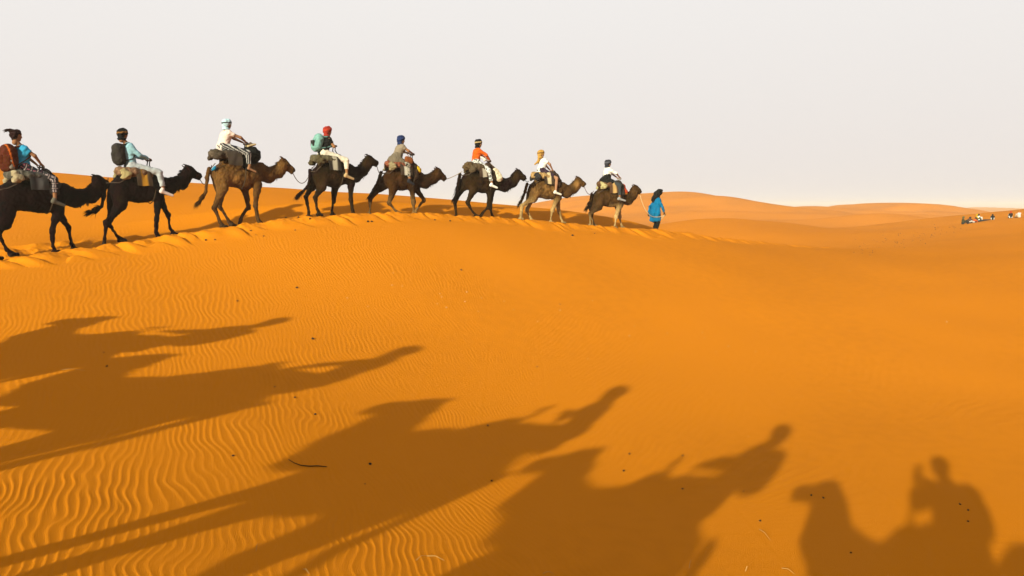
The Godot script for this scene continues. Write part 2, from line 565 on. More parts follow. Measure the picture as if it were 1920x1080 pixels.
const SAND := Color(0.548, 0.1715, 0.0058)
func sand_mat() -> StandardMaterial3D:
	var m := StandardMaterial3D.new()
	m.albedo_color = SAND.linear_to_srgb()
	m.vertex_color_use_as_albedo = true
	m.roughness = 1.0
	m.metallic_specular = 0.08
	var t := NoiseTexture2D.new()
	t.width = 512; t.height = 512
	t.seamless = true
	t.generate_mipmaps = false
	t.noise = noise(77, 0.16, 3)
	t.as_normal_map = true
	t.bump_strength = 3.0
	m.normal_enabled = true
	m.normal_texture = t
	m.normal_scale = 1.3
	var ta := NoiseTexture2D.new()
	ta.width = 512; ta.height = 512
	ta.seamless = true
	ta.generate_mipmaps = false
	ta.noise = noise(78, 0.30, 2)
	var ramp := Gradient.new()
	ramp.set_color(0, Color(0.70, 0.70, 0.70)); ramp.set_color(1, Color(1, 1, 1))
	ta.color_ramp = ramp
	m.albedo_texture = ta
	m.uv1_triplanar = true
	m.uv1_world_triplanar = true
	m.uv1_scale = Vector3(0.9, 0.9, 0.9)
	return m

# ------------------------------------------------------------------ meshes
class Shape:
	var v := PackedVector3Array()
	var n := PackedVector3Array()
	var c := PackedColorArray()
	var i := PackedInt32Array()

	func mesh() -> ArrayMesh:
		var a := []
		a.resize(Mesh.ARRAY_MAX)
		a[Mesh.ARRAY_VERTEX] = v
		a[Mesh.ARRAY_NORMAL] = n
		a[Mesh.ARRAY_COLOR] = c
		a[Mesh.ARRAY_INDEX] = i
		var m := ArrayMesh.new()
		if v.size(): m.add_surface_from_arrays(Mesh.PRIMITIVE_TRIANGLES, a)
		return m

	func join(o: Shape, t: Transform3D, tone := Color(1, 1, 1)) -> void:
		var at := v.size()
		var nb := t.basis.inverse().transposed()
		for k in o.v.size():
			v.append(t * o.v[k])
			n.append((nb * o.n[k]).normalized())
			c.append(o.c[k] * tone)
		var flip := t.basis.determinant() < 0.0
		for k in range(0, o.i.size(), 3):
			i.append(at + o.i[k]); i.append(at + o.i[k + (2 if flip else 1)]); i.append(at + o.i[k + (1 if flip else 2)])

	# a tube through points with a radius at each, closed by rounded ends; flat squeezes it along the axis given
	func tube(p: Array, r: Array, col := Color(1, 1, 1), sides := 8, squeeze := Vector3.ONE) -> void:
		var at := v.size()
		var side := Vector3.ZERO
		for k in p.size():
			var d: Vector3 = (p[mini(k + 1, p.size() - 1)] - p[maxi(k - 1, 0)]).normalized()
			if side == Vector3.ZERO:
				side = d.cross(Vector3.UP if absf(d.y) < 0.9 else Vector3.RIGHT).normalized()
			side = (side - d * side.dot(d)).normalized()
			var up := side.cross(d)
			for s in sides:
				var a := TAU * s / sides
				var e := side * cos(a) + up * sin(a)
				var off: Vector3 = e * float(r[k])
				v.append(p[k] + off * squeeze)
				n.append((e / squeeze).normalized())
				c.append(col)
		for k in p.size() - 1:
			for s in sides:
				var a := at + k * sides + s
				var b := at + k * sides + (s + 1) % sides
				i.append_array([a, b, a + sides, b, b + sides, a + sides])
		for e in [0, p.size() - 1]:
			var d: Vector3 = ((p[1] - p[0]) if e == 0 else (p[e] - p[e - 1])).normalized() * (-1.0 if e == 0 else 1.0)
			var tip := v.size()
			v.append(p[e] + d * float(r[e]) * 0.5); n.append(d); c.append(col)
			for s in sides:
				var a: int = at + e * sides + s
				var b: int = at + e * sides + (s + 1) % sides
				if e == 0: i.append_array([tip, b, a])
				else: i.append_array([tip, a, b])

	func quad(a: Vector3, b: Vector3, d: Vector3, e: Vector3, col: Color) -> void:
		var at := v.size()
		var nn := (d - a).cross(b - a).normalized()
		for p in [a, b, d, e]:
			v.append(p); n.append(nn); c.append(col)
		i.append_array([at, at + 1, at + 2, at, at + 2, at + 3])

	# a grid of points (rows of equal length) as a sheet of that thickness
	func sheet(rows: Array, thick: float, paint: Callable) -> void:
		var nr := rows.size()
		var nc: int = rows[0].size()
		var ns := []
		for j in nr:
			var line := []
			for k in nc:
				var du: Vector3 = rows[j][mini(k + 1, nc - 1)] - rows[j][maxi(k - 1, 0)]
				var dv: Vector3 = rows[mini(j + 1, nr - 1)][k] - rows[maxi(j - 1, 0)][k]
				line.append(du.cross(dv).normalized())
			ns.append(line)
		for s in [1.0, -1.0]:
			var at := v.size()
			for j in nr:
				for k in nc:
					v.append(rows[j][k] + ns[j][k] * thick * 0.5 * s)
					n.append(ns[j][k] * s)
					c.append(paint.call(float(j) / (nr - 1), float(k) / (nc - 1)))
			for j in nr - 1:
				for k in nc - 1:
					var a := at + j * nc + k
					if s > 0.0: i.append_array([a, a + nc, a + 1, a + 1, a + nc, a + nc + 1])
					else: i.append_array([a, a + 1, a + nc, a + 1, a + nc + 1, a + nc])
		var rim := []
		for k in nc: rim.append([0, k])
		for j in range(1, nr): rim.append([j, nc - 1])
		for k in range(nc - 2, -1, -1): rim.append([nr - 1, k])
		for j in range(nr - 2, -1, -1): rim.append([j, 0])
		for q in rim.size() - 1:
			var a: Array = rim[q]
			var b: Array = rim[q + 1]
			var pa: Vector3 = rows[a[0]][a[1]]
			var pb: Vector3 = rows[b[0]][b[1]]
			var na: Vector3 = ns[a[0]][a[1]] * thick * 0.5
			var nb: Vector3 = ns[b[0]][b[1]] * thick * 0.5
			quad(pa + na, pb + nb, pb - nb, pa - na, paint.call(float(a[0]) / (nr - 1), float(a[1]) / (nc - 1)))

# Tapered capsules joined by a smooth minimum and meshed as surface nets.
# A bone is [from, to, radius from, radius to, squash of z (1), sign (1 adds, -1 carves), smoothness (k), flat end (0)]
func nets(bones: Array, cell: float, k0: float, paint: Variant) -> Shape:
	var lo := Vector3(1e9, 1e9, 1e9)
	var hi := -lo
	for b in bones:
		if b.size() > 5 and b[5] < 0: continue
		var sq: float = b[4] if b.size() > 4 else 1.0
		for e in 2:
			var rr := Vector3(1, 1, sq) * float(b[2 + e])
			lo = lo.min(b[e] - rr)
			hi = hi.max(b[e] + rr)
	lo -= Vector3.ONE * cell * 2.5
	hi += Vector3.ONE * cell * 2.5
	var nx := int((hi.x - lo.x) / cell) + 2
	var ny := int((hi.y - lo.y) / cell) + 2
	var nz := int((hi.z - lo.z) / cell) + 2
	var fld := PackedFloat32Array()
	fld.resize(nx * ny * nz)
	fld.fill(1.0)
	var x_lo := PackedInt32Array(); x_lo.resize(ny * nz); x_lo.fill(nx)
	var x_hi := PackedInt32Array(); x_hi.resize(ny * nz); x_hi.fill(-1)
	for b in bones:
		var a: Vector3 = b[0]
		var e: Vector3 = b[1]
		var ra: float = b[2]
		var rb: float = b[3]
		var sq: float = b[4] if b.size() > 4 else 1.0
		var sgn: int = b[5] if b.size() > 5 else 1
		var k: float = b[6] if b.size() > 6 else k0
		var flat: bool = b.size() > 7 and b[7]
		var m := cell * 1.8 + k * 0.8
		var rr := Vector3(1, 1, sq) * maxf(ra, rb) + Vector3.ONE * m
		var l := (a.min(e) - rr - lo) / cell
		var h := (a.max(e) + rr - lo) / cell
		var i0 := maxi(0, int(l.x)); var i1 := mini(nx - 1, int(h.x) + 1)
		var j0 := maxi(0, int(l.y)); var j1 := mini(ny - 1, int(h.y) + 1)
		var q0 := maxi(0, int(l.z)); var q1 := mini(nz - 1, int(h.z) + 1)
		var abx := e.x - a.x
		var aby := e.y - a.y
		var abz := (e.z - a.z) / sq
		var l2 := maxf(abx * abx + aby * aby + abz * abz, 1e-9)
		var len_ := sqrt(l2)
		for q in range(q0, q1 + 1):
			var pz := (lo.z + q * cell - a.z) / sq
			for j in range(j0, j1 + 1):
				var py := lo.y + j * cell - a.y
				var row := (q * ny + j)
				if sgn > 0:
					if i0 < x_lo[row]: x_lo[row] = i0
					if i1 > x_hi[row]: x_hi[row] = i1
				var at := row * nx
				var part_ := py * aby + pz * abz
				for i in range(i0, i1 + 1):
					var px := lo.x + i * cell - a.x
					var t0 := (px * abx + part_) / l2
					var t := clampf(t0, 0.0, 1.0)
					var dx := px - t * abx
					var dy := py - t * aby
					var dz := pz - t * abz
					var d: float
					if flat:
						dx = px - t0 * abx; dy = py - t0 * aby; dz = pz - t0 * abz
						d = maxf(sqrt(dx * dx + dy * dy + dz * dz) - (ra + (rb - ra) * t), maxf(t0 - 1.0, -t0) * len_)
					else:
						d = sqrt(dx * dx + dy * dy + dz * dz) - (ra + (rb - ra) * t)
					var o := fld[at + i]
					if sgn > 0:
						var w := k - absf(o - d)
						if w > 0.0: fld[at + i] = minf(o, d) - w * w / k * 0.25
						elif d < o: fld[at + i] = d
					else:
						d = -d
						var w := k - absf(o - d)
						if w > 0.0: fld[at + i] = maxf(o, d) + w * w / k * 0.25
						elif d > o: fld[at + i] = d
	var s := Shape.new()
	var ids := PackedInt32Array()
	ids.resize(nx * ny * nz)
	var up := nx
	var bk := nx * ny
	for q in nz - 1:
		for j in ny - 1:
			var row := q * ny + j
			var i0 := maxi(0, mini(mini(x_lo[row], x_lo[row + 1]), mini(x_lo[row + ny], x_lo[row + ny + 1])) - 1)
			var i1 := mini(nx - 2, maxi(maxi(x_hi[row], x_hi[row + 1]), maxi(x_hi[row + ny], x_hi[row + ny + 1])))
			for i in range(i0, i1 + 1):
				var at := row * nx + i
				var f0 := fld[at]; var f1 := fld[at + 1]; var f2 := fld[at + up]; var f3 := fld[at + up + 1]
				var f4 := fld[at + bk]; var f5 := fld[at + bk + 1]; var f6 := fld[at + bk + up]; var f7 := fld[at + bk + up + 1]
				var cnt := int(f0 < 0) + int(f1 < 0) + int(f2 < 0) + int(f3 < 0) + int(f4 < 0) + int(f5 < 0) + int(f6 < 0) + int(f7 < 0)
				if cnt == 0 or cnt == 8: continue
				var sx := 0.0; var sy := 0.0; var sz := 0.0; var c := 0
				if (f0 < 0) != (f1 < 0): sx += f0 / (f0 - f1); c += 1
				if (f2 < 0) != (f3 < 0): sx += f2 / (f2 - f3); sy += 1.0; c += 1
				if (f4 < 0) != (f5 < 0): sx += f4 / (f4 - f5); sz += 1.0; c += 1
				if (f6 < 0) != (f7 < 0): sx += f6 / (f6 - f7); sy += 1.0; sz += 1.0; c += 1
				if (f0 < 0) != (f2 < 0): sy += f0 / (f0 - f2); c += 1
				if (f1 < 0) != (f3 < 0): sy += f1 / (f1 - f3); sx += 1.0; c += 1
				if (f4 < 0) != (f6 < 0): sy += f4 / (f4 - f6); sz += 1.0; c += 1
				if (f5 < 0) != (f7 < 0): sy += f5 / (f5 - f7); sx += 1.0; sz += 1.0; c += 1
				if (f0 < 0) != (f4 < 0): sz += f0 / (f0 - f4); c += 1
				if (f1 < 0) != (f5 < 0): sz += f1 / (f1 - f5); sx += 1.0; c += 1
				if (f2 < 0) != (f6 < 0): sz += f2 / (f2 - f6); sy += 1.0; c += 1
				if (f3 < 0) != (f7 < 0): sz += f3 / (f3 - f7); sx += 1.0; sy += 1.0; c += 1
				ids[at] = s.v.size()
				s.v.append(lo + Vector3(i + sx / c, j + sy / c, q + sz / c) * cell)
				s.n.append(Vector3(f1 + f3 + f5 + f7 - f0 - f2 - f4 - f6, f2 + f3 + f6 + f7 - f0 - f1 - f4 - f5, f4 + f5 + f6 + f7 - f0 - f1 - f2 - f3).normalized())
				var inside := f0 < 0
				if j > 0 and q > 0 and inside != (f1 < 0): face(s, ids[at], ids[at - up], ids[at - up - bk], ids[at - bk], inside)
				if i > 0 and q > 0 and inside != (f2 < 0): face(s, ids[at], ids[at - bk], ids[at - bk - 1], ids[at - 1], inside)
				if i > 0 and j > 0 and inside != (f4 < 0): face(s, ids[at], ids[at - 1], ids[at - 1 - up], ids[at - up], inside)
	s.c.resize(s.v.size())
	if paint is Callable:
		for k in s.v.size(): s.c[k] = paint.call(s.v[k], s.n[k])
	else:
		s.c.fill(paint)
	return s

func face(s: Shape, a: int, b: int, c: int, d: int, inside: bool) -> void:
	if inside: s.i.append_array([a, c, b, a, d, c])
	else: s.i.append_array([a, b, c, a, c, d])

# moves each vertex along its normal: creases, fur, folds
func roughen(s: Shape, n: FastNoiseLite, amount: float, scale := Vector3.ONE) -> void:
	var moved := PackedVector3Array()
	moved.resize(s.v.size())
	for k in s.v.size():
		moved[k] = s.v[k] + s.n[k] * amount * n.get_noise_3dv(s.v[k] * scale)
	s.v = moved
	var acc := PackedVector3Array()
	acc.resize(s.v.size())
	for k in range(0, s.i.size(), 3):
		var a := s.i[k]; var b := s.i[k + 1]; var c := s.i[k + 2]
		var f := (s.v[c] - s.v[a]).cross(s.v[b] - s.v[a])
		acc[a] += f; acc[b] += f; acc[c] += f
	for k in s.v.size():
		if acc[k].length_squared() > 1e-16: s.n[k] = acc[k].normalized()

# ------------------------------------------------------------------ camels
# base colour, lower legs, flank/throat highlights, height (m) where the lower legs begin to pale
const COATS := {
	"black": [Color(0.0040, 0.0021, 0.0014), Color(0.0058, 0.003, 0.0018), Color(0.0066, 0.0034, 0.0019), 0.5, 1.0],
	"dark": [Color(0.0060, 0.0030, 0.0016), Color(0.012, 0.006, 0.0028), Color(0.022, 0.0105, 0.0042), 0.75, 1.0],
	"brown": [Color(0.047, 0.0205, 0.0056), Color(0.036, 0.0168, 0.006), Color(0.112, 0.053, 0.0140), 0.6, 1.0],
	"chestnut": [Color(0.0145, 0.0056, 0.0021), Color(0.085, 0.044, 0.0145), Color(0.036, 0.0145, 0.0046), 0.58, 0.75],
	"tan": [Color(0.034, 0.0158, 0.0047), Color(0.20, 0.122, 0.046), Color(0.120, 0.059, 0.0170), 0.80, 1.0],
	"pale_legs": [Color(0.0185, 0.0083, 0.0028), Color(0.22, 0.137, 0.055), Color(0.044, 0.0205, 0.0060), 0.50, 0.55, 0.30],
}

class Pose:
	var k: float        # pixels of the view per metre
	var o: Vector2
	var cs: float       # foreshortening
	func at(x: float, y: float, z := 0.0) -> Vector3:
		return Vector3((x - o.x) / k / cs, (o.y - y) / k, z)
	func list(a: Array, z := 0.0) -> Array:
		var out := []
		for i in range(0, a.size(), 2): out.append(at(a[i], a[i + 1], z))
		return out

func pose_of(c: Dictionary) -> Pose:
	var p := Pose.new()
	p.k = c.crop[2] * FOCAL / c.f
	p.o = Vector2(c.o[0], c.o[1])
	p.cs = cos(deg_to_rad(c.turn))
	return p

# a pose in metres: a camel standing square, neck raised, for the animals beside the lens
const METRIC_CAMEL := {"crop": [0, 0, 1.0], "o": [0, 0], "f": FOCAL, "turn": 0.0, "back": -1.62, "belly": -0.98,
	"hind": [[-0.42, -1.0, -0.70, -0.55, -0.68, -0.16, -0.62, -0.03], [-0.36, -1.0, -0.5, -0.52, -0.38, -0.14, -0.28, -0.03]],
	"fore": [[0.6, -1.15, 0.5, -0.6, 0.46, -0.16, 0.52, -0.03], [0.62, -1.15, 0.8, -0.62, 0.82, -0.2, 0.9, -0.03]],
	"neck": [0.74, -1.38, 1.2, -1.42, 1.5, -1.62, 1.60, -1.92], "poll": [1.62, -2.05], "nose": [2.08, -1.93], "tail": [-0.64, -1.45, -0.72, -1.2, -0.72, -0.9, -0.7, -0.75], "coat": "brown"}

func camel_shape(c: Dictionary, root: Vector3, yaw: float, cell: float) -> Dictionary:
	var p := pose_of(c)
	var tail := p.list(c.tail)
	var neck := p.list(c.neck)
	var poll := p.at(c.poll[0], c.poll[1])
	var nose := p.at(c.nose[0], c.nose[1])
	var back := p.at(0, c.back).y
	var belly := p.at(0, c.belly).y
	var t: Vector3 = tail[0]
	var nk: Vector3 = neck[0]
	var r := (back - belly) * 0.5
	var yc := (back + belly) * 0.5
	var out := {"poll": poll, "nose": nose, "tail": t, "back": back, "belly": belly, "neck": neck}
	var b := []
	var x0 := t.x + 0.10
	var x1 := nk.x - 0.10
	var mid := (x0 + x1) * 0.5
	# trunk: rump, barrel, deep chest, withers
	b.append([Vector3(x0 + 0.26, back - 0.27, 0), Vector3(mid, yc + 0.06, 0), 0.265, r * 0.98, 0.84])
	b.append([Vector3(x0 + 0.12, t.y - 0.12, 0), Vector3(x0 + 0.4, back - 0.2, 0), 0.13, 0.22, 0.9])
	b.append([Vector3(mid - 0.2, yc + 0.02, 0), Vector3(x1 - 0.28, yc, 0), r * 0.93, r * 0.97, 0.84])
	b.append([Vector3(x1 - 0.42, belly + 0.22, 0), Vector3(x1 - 0.12, belly + 0.30, 0), 0.225, 0.2, 0.85])
	b.append([Vector3(x1 - 0.3, back - 0.22, 0), Vector3(nk.x, nk.y, 0), 0.26, 0.205, 0.75])
	b.append([Vector3(mid - 0.12, back - 0.06, 0), Vector3(mid + 0.02, back + 0.16, 0), 0.27, 0.12, 0.75])
	b.append([Vector3(mid + 0.14, back - 0.06, 0), Vector3(mid + 0.05, back + 0.14, 0), 0.25, 0.12, 0.75])
	# neck
	var thick: float = c.get("thick", 1.0)
	var nr := [0.225 * thick, 0.195 * thick, 0.165 * thick, 0.14 * thick]
	for i in 3: b.append([neck[i], neck[i + 1], nr[i], nr[i + 1], 0.72])
	b.append([neck[3], poll + (nose - poll) * 0.14 - Vector3(0, 0.045, 0), 0.14, 0.12, 0.75])
	b.append([neck[0] - Vector3(0.0, 0.10, 0), neck[1] - Vector3(0, 0.05, 0), 0.19, 0.15, 0.5])
	b.append([neck[3] + (neck[2] - neck[3]) * 0.1 + Vector3(0.05, -0.12, 0), neck[2] + Vector3(0.07, -0.10, 0), 0.085, 0.07, 0.6])
	# head: skull, brow, muzzle, jaw, lips, ears
	var hd := (nose - poll)
	var hl := hd.length()
	var d := hd / hl
	var dn := Vector3(d.y, -d.x, 0)
	if dn.y > 0: dn = -dn
	b.append([poll + d * 0.05 + dn * 0.02, poll + d * 0.17 + dn * 0.035, 0.118, 0.112, 0.80, 1, 0.03])
	b.append([poll + d * 0.10 + dn * 0.03, nose - d * 0.085 + dn * 0.025, 0.104, 0.074, 0.82, 1, 0.03])
	b.append([nose - d * 0.12 + dn * 0.012, nose - d * 0.06 + dn * 0.02, 0.076, 0.069, 0.92, 1, 0.02])
	b.append([poll + d * 0.12 + dn * 0.115, nose - d * 0.085 + dn * 0.095, 0.075, 0.048, 0.75, 1, 0.03])
	b.append([nose - d * 0.06 + dn * 0.075, nose - d * 0.045 + dn * 0.115, 0.042, 0.036, 1.1, 1, 0.015])
	b.append([poll + d * 0.05 - dn * 0.005, poll + d * 0.12, 0.10, 0.092, 0.8, 1, 0.04])
	for s in [-1.0, 1.0]:
		b.append([poll + d * 0.19 + dn * -0.028 + Vector3(0, 0, s * 0.062), poll + d * 0.25 + dn * -0.01 + Vector3(0, 0, s * 0.06), 0.033, 0.022, 1.0, 1, 0.02])
		b.append([poll + d * 0.0 - dn * 0.02 + Vector3(0, 0, s * 0.08), poll - d * 0.085 - dn * 0.045 + Vector3(0, 0, s * 0.12), 0.028, 0.013, 0.8, 1, 0.02])
		b.append([nose - d * 0.03 - dn * 0.02 + Vector3(0, 0, s * 0.03), nose - d * 0.055 - dn * 0.05 + Vector3(0, 0, s * 0.045), 0.013, 0.009, 1.0, -1, 0.01])
	# legs, each foot set on the sand under it
	out.feet = []
	var basis := Basis(Vector3.UP, yaw)
	for pair in [["hind", 0.17, 0.15], ["fore", 0.13, 0.15]]:
		for side in 2:
			var s := 1.0 if side == 0 else -1.0
			var j: Array = p.list(c[pair[0]][side], 0.0)
			var lifted: bool = j[3].y > 0.10 and pair[0] == "fore" and absf(j[2].x - j[1].x) > 0.12 and (c.coat == "brown" or c.coat == "chestnut")
			for q in 4: j[q].z = s * (pair[1] if q == 0 else pair[2])
			var w: Vector3 = root + basis * j[3]
			var dy: float = ground(w.x, -w.z) - root.y + 0.045 - j[3].y
			if lifted: dy = maxf(dy, 0.0) if j[3].y < 0.12 else 0.0
			j[3].y += dy; j[2].y += dy * 0.9; j[1].y += dy * 0.45
			out.feet.append(j[3])
			var fwd := Vector3(1, 0, 0)
			if pair[0] == "hind":
				b.append([Vector3(x0 + 0.20, back - 0.30, s * 0.11), j[0], 0.235, 0.155, 0.72])
				b.append([j[0], j[1], 0.135, 0.056, 0.8, 1, 0.05])
				b.append([j[1], j[2], 0.058, 0.038, 0.9, 1, 0.03])
				b.append([j[1] + Vector3(-0.02, 0.01, 0), j[1] + Vector3(0, -0.06, 0), 0.052, 0.045, 0.85, 1, 0.03])
			else:
				b.append([Vector3(x1 - 0.10, back - 0.34, s * 0.13), j[0], 0.20, 0.135, 0.62])
				b.append([j[0], j[1], 0.115, 0.060, 0.8, 1, 0.05])
				b.append([j[1] + Vector3(0.012, 0.03, 0), j[1] + Vector3(0.012, -0.04, 0), 0.064, 0.060, 0.95, 1, 0.03])
				b.append([j[1], j[2], 0.051, 0.037, 0.9, 1, 0.03])
			b.append([j[2], j[3] + Vector3(0, 0.02, 0), 0.045, 0.048, 0.95, 1, 0.03])
			if lifted:
				fwd = (j[3] - j[2]).normalized()
				b.append([j[3] - fwd * 0.02, j[3] + fwd * 0.07, 0.062, 0.05, 1.1, 1, 0.03])
			else:
				b.append([j[3] + Vector3(-0.05, -0.005, 0), j[3] + Vector3(0.075, -0.012, 0), 0.055, 0.047, 1.45, 1, 0.03])
	# tail
	for i in tail.size() - 1:
		b.append([tail[i], tail[i + 1], 0.055 - 0.008 * i, 0.047 - 0.008 * i, 0.8, 1, 0.04])
	out.tail_line = tail
	var coat: Array = COATS[c.coat]
	var seed_: float = c.crop[0] * 0.37
	var paint := func(q: Vector3, nn: Vector3) -> Color:
		var n1 := n_mid.get_noise_3d(q.x * 4.0 + seed_, q.y * 4.0, q.z * 4.0)
		var n2 := n_fine.get_noise_3d(q.x * 7.0 + seed_, q.y * 4.0, q.z * 7.0)
		var n3 := n_fine.get_noise_3d(q.x * 2.0 + seed_, q.y * 2.0, q.z * 2.0)
		var col: Color = coat[0]
		var low := (1.0 - smoothstep(coat[3] - 0.22, coat[3] + 0.22, q.y + 0.12 * n1 - (float(coat[5]) if coat.size() > 5 and q.x > mid else 0.0))) * (float(coat[4]) if q.x < mid - 0.1 else 1.0)
		# woolly lighter flank and throat
		var fl := exp(-pow((q.x - mid - 0.05) / 0.45, 2.0) - pow((q.y - yc + 0.02) / 0.26, 2.0)) * clampf(0.6 + n3 * 0.9, 0.0, 1.0)
		var th := exp(-pow((q.x - poll.x - 0.0) / 0.16, 2.0) - pow((q.y - poll.y + 0.22) / 0.16, 2.0))
		var hip := exp(-pow((q.x - x0 - 0.2) / 0.22, 2.0) - pow((q.y - back + 0.55) / 0.35, 2.0)) * 0.8
		col = col.lerp(coat[2], clampf(maxf(fl, maxf(th, hip)), 0.0, 1.0))
		col = col.lerp(coat[1], clampf(low, 0.0, 1.0))
		# the feet and the muzzle are darker, dusted with sand
		if q.y < 0.07: col = col.lerp(Color(0.02, 0.012, 0.007), 0.5)
		var nd := q.distance_to(nose + dn * 0.04)
		if nd < 0.13: col = col.lerp(Color(0.018, 0.011, 0.008), 0.6 * (1.0 - nd / 0.13))
		return col * (1.0 + 0.32 * n1 + 0.34 * n2)
	var s := nets(b, cell, 0.09, paint)
	roughen(s, n_fine, 0.011, Vector3(4.5, 3.0, 4.5))
	roughen(s, n_mid, 0.018, Vector3(3.0, 2.4, 3.0))
	out.shape = s
	# tufts: nape, crown, throat, tail end, and the ridge of long hair before the hump
	var hair := Shape.new()
	var rng := RandomNumberGenerator.new()
	rng.seed = 900 + int(c.crop[0])
	var hc: Color = coat[0] * 0.7
	for q in 170:
		var u := rng.randf() * 3.2
		var i := mini(2, int(u))
		var a: Vector3 = neck[i].lerp(neck[i + 1], minf(1.0, u - i))
		var along: Vector3 = (neck[i + 1] - neck[i]).normalized()
		var nrm := Vector3(-along.y, along.x, 0)
		if nrm.y < 0: nrm = -nrm
		var under := rng.randf() < 0.30
		var rad: float = lerpf(nr[i], nr[i + 1], minf(1.0, u - i)) - 0.02
		var z := rng.randfn(0.0, 0.03)
		var b0: Vector3 = a + (nrm * -rad if under else nrm * rad) + Vector3(0, 0, z)
		var dir: Vector3 = (nrm * (-1.0 if under else 1.0) - along * rng.randf_range(0.2, 0.9) + Vector3(0, -0.3 if under else 0.0, z * 4.0)).normalized()
		strand(hair, b0, dir, rng.randf_range(0.04, 0.095) * (1.0 if i > 0 else 0.7), 0.012, hc * rng.randf_range(0.7, 1.5), rng)
	for q in 80:
		var b0 := poll + d * rng.randf_range(-0.08, 0.10) - dn * 0.075 + Vector3(0, 0, rng.randfn(0, 0.035))
		strand(hair, b0, (-d * 1.0 - dn * rng.randf_range(-0.2, 0.3) + Vector3(0, 0, rng.randfn(0, 0.3))).normalized(), rng.randf_range(0.015, 0.03), 0.012, hc * rng.randf_range(0.7, 1.4), rng)
	out.mane = hair
	var tuft := Shape.new()
	var e: Vector3 = tail[-1]
	var e0: Vector3 = tail[-2]
	var td := (e - e0).normalized()
	for q in 150:
		var u := rng.randf()
		var b0: Vector3 = e0.lerp(e, u) if rng.randf() < 0.6 else (tail[-3] as Vector3).lerp(e0, u)
		b0 += Vector3(rng.randfn(0, 0.012), rng.randfn(0, 0.012), rng.randfn(0, 0.012))
		var dir := (td + Vector3(rng.randfn(-0.1, 0.22), rng.randfn(-0.15, 0.22), rng.randfn(0, 0.22))).normalized()
		strand(tuft, b0, dir, rng.randf_range(0.10, 0.24), 0.011, hc * rng.randf_range(0.5, 1.3), rng)
	out.tuft = tuft
	# eyes
	var eyes := []
	for sd in [1.0, -1.0]:
		eyes.append(poll + d * 0.20 + dn * 0.012 + Vector3(0, 0, sd * 0.074))
	out.eyes = eyes
	out.head_dir = d
	out.head_down = dn
	return out

# one lock of hair: a bent three-sided blade
func strand(s: Shape, b: Vector3, dir: Vector3, l: float, w: float, col: Color, rng: RandomNumberGenerator) -> void:
	var mid := b + dir * l * 0.55
	var tip := b + dir * l + Vector3(0, -l * 0.25, 0) + Vector3(rng.randfn(0, 0.01), 0, rng.randfn(0, 0.01))
	s.tube([b, mid, tip], [w, w * 0.75, 0.001], col, 3)

func place_camel(c: Dictionary, g: Dictionary, root: Vector3, yaw: float, label: String, group: String) -> Node3D:
	var t := thing("camel", label, "camel", root, yaw, group)
	var body := part("body", g.shape.mesh(), vert_mat(), t)
	part("mane", g.mane.mesh(), vert_mat(), t).set_meta("kind", "stuff")
	part("tail_tuft", g.tuft.mesh(), vert_mat(), t).set_meta("kind", "stuff")
	var em := cloth_mat(Color(0.012, 0.008, 0.006), 0.15)
	for e in g.eyes:
		var sp := SphereMesh.new()
		sp.radius = 0.021; sp.height = 0.042; sp.radial_segments = 12; sp.rings = 6
		part("eye", sp, em, body).position = e
	# rope halter: noseband, cheek straps and a strap behind the ears
	var h := Shape.new()
	var d: Vector3 = g.head_dir
	var dn: Vector3 = g.head_down
	var col: Color = c.get("halter", Color(0.035, 0.010, 0.007))
	var nb: Vector3 = g.nose - d * 0.15
	var ring := []
	for q in 13:
		var a := TAU * q / 12.0
		ring.append(nb + dn * (0.045 - 0.088 * cos(a)) + Vector3(0, 0, sin(a) * 0.066))
	h.tube(ring, ringr(13, 0.008), col, 5)
	var halter := part("halter", h.mesh(), vert_mat(), t)
	for sd in [1.0, -1.0]:
		h = Shape.new()
		h.tube([nb + Vector3(0, 0, sd * 0.066) + dn * 0.04, g.poll + d * 0.12 + dn * 0.05 + Vector3(0, 0, sd * 0.084), g.poll - d * 0.02 - dn * 0.02 + Vector3(0, 0, sd * 0.086), g.poll - d * 0.04 - dn * 0.085 + Vector3(0, 0, sd * 0.03)], [0.009, 0.009, 0.009, 0.009], col, 5)
		part("cheek_strap", h.mesh(), vert_mat(), halter)
	return t

func ringr(n: int, r: float) -> Array:
	var a := []
	a.resize(n)
	a.fill(r)
	return a

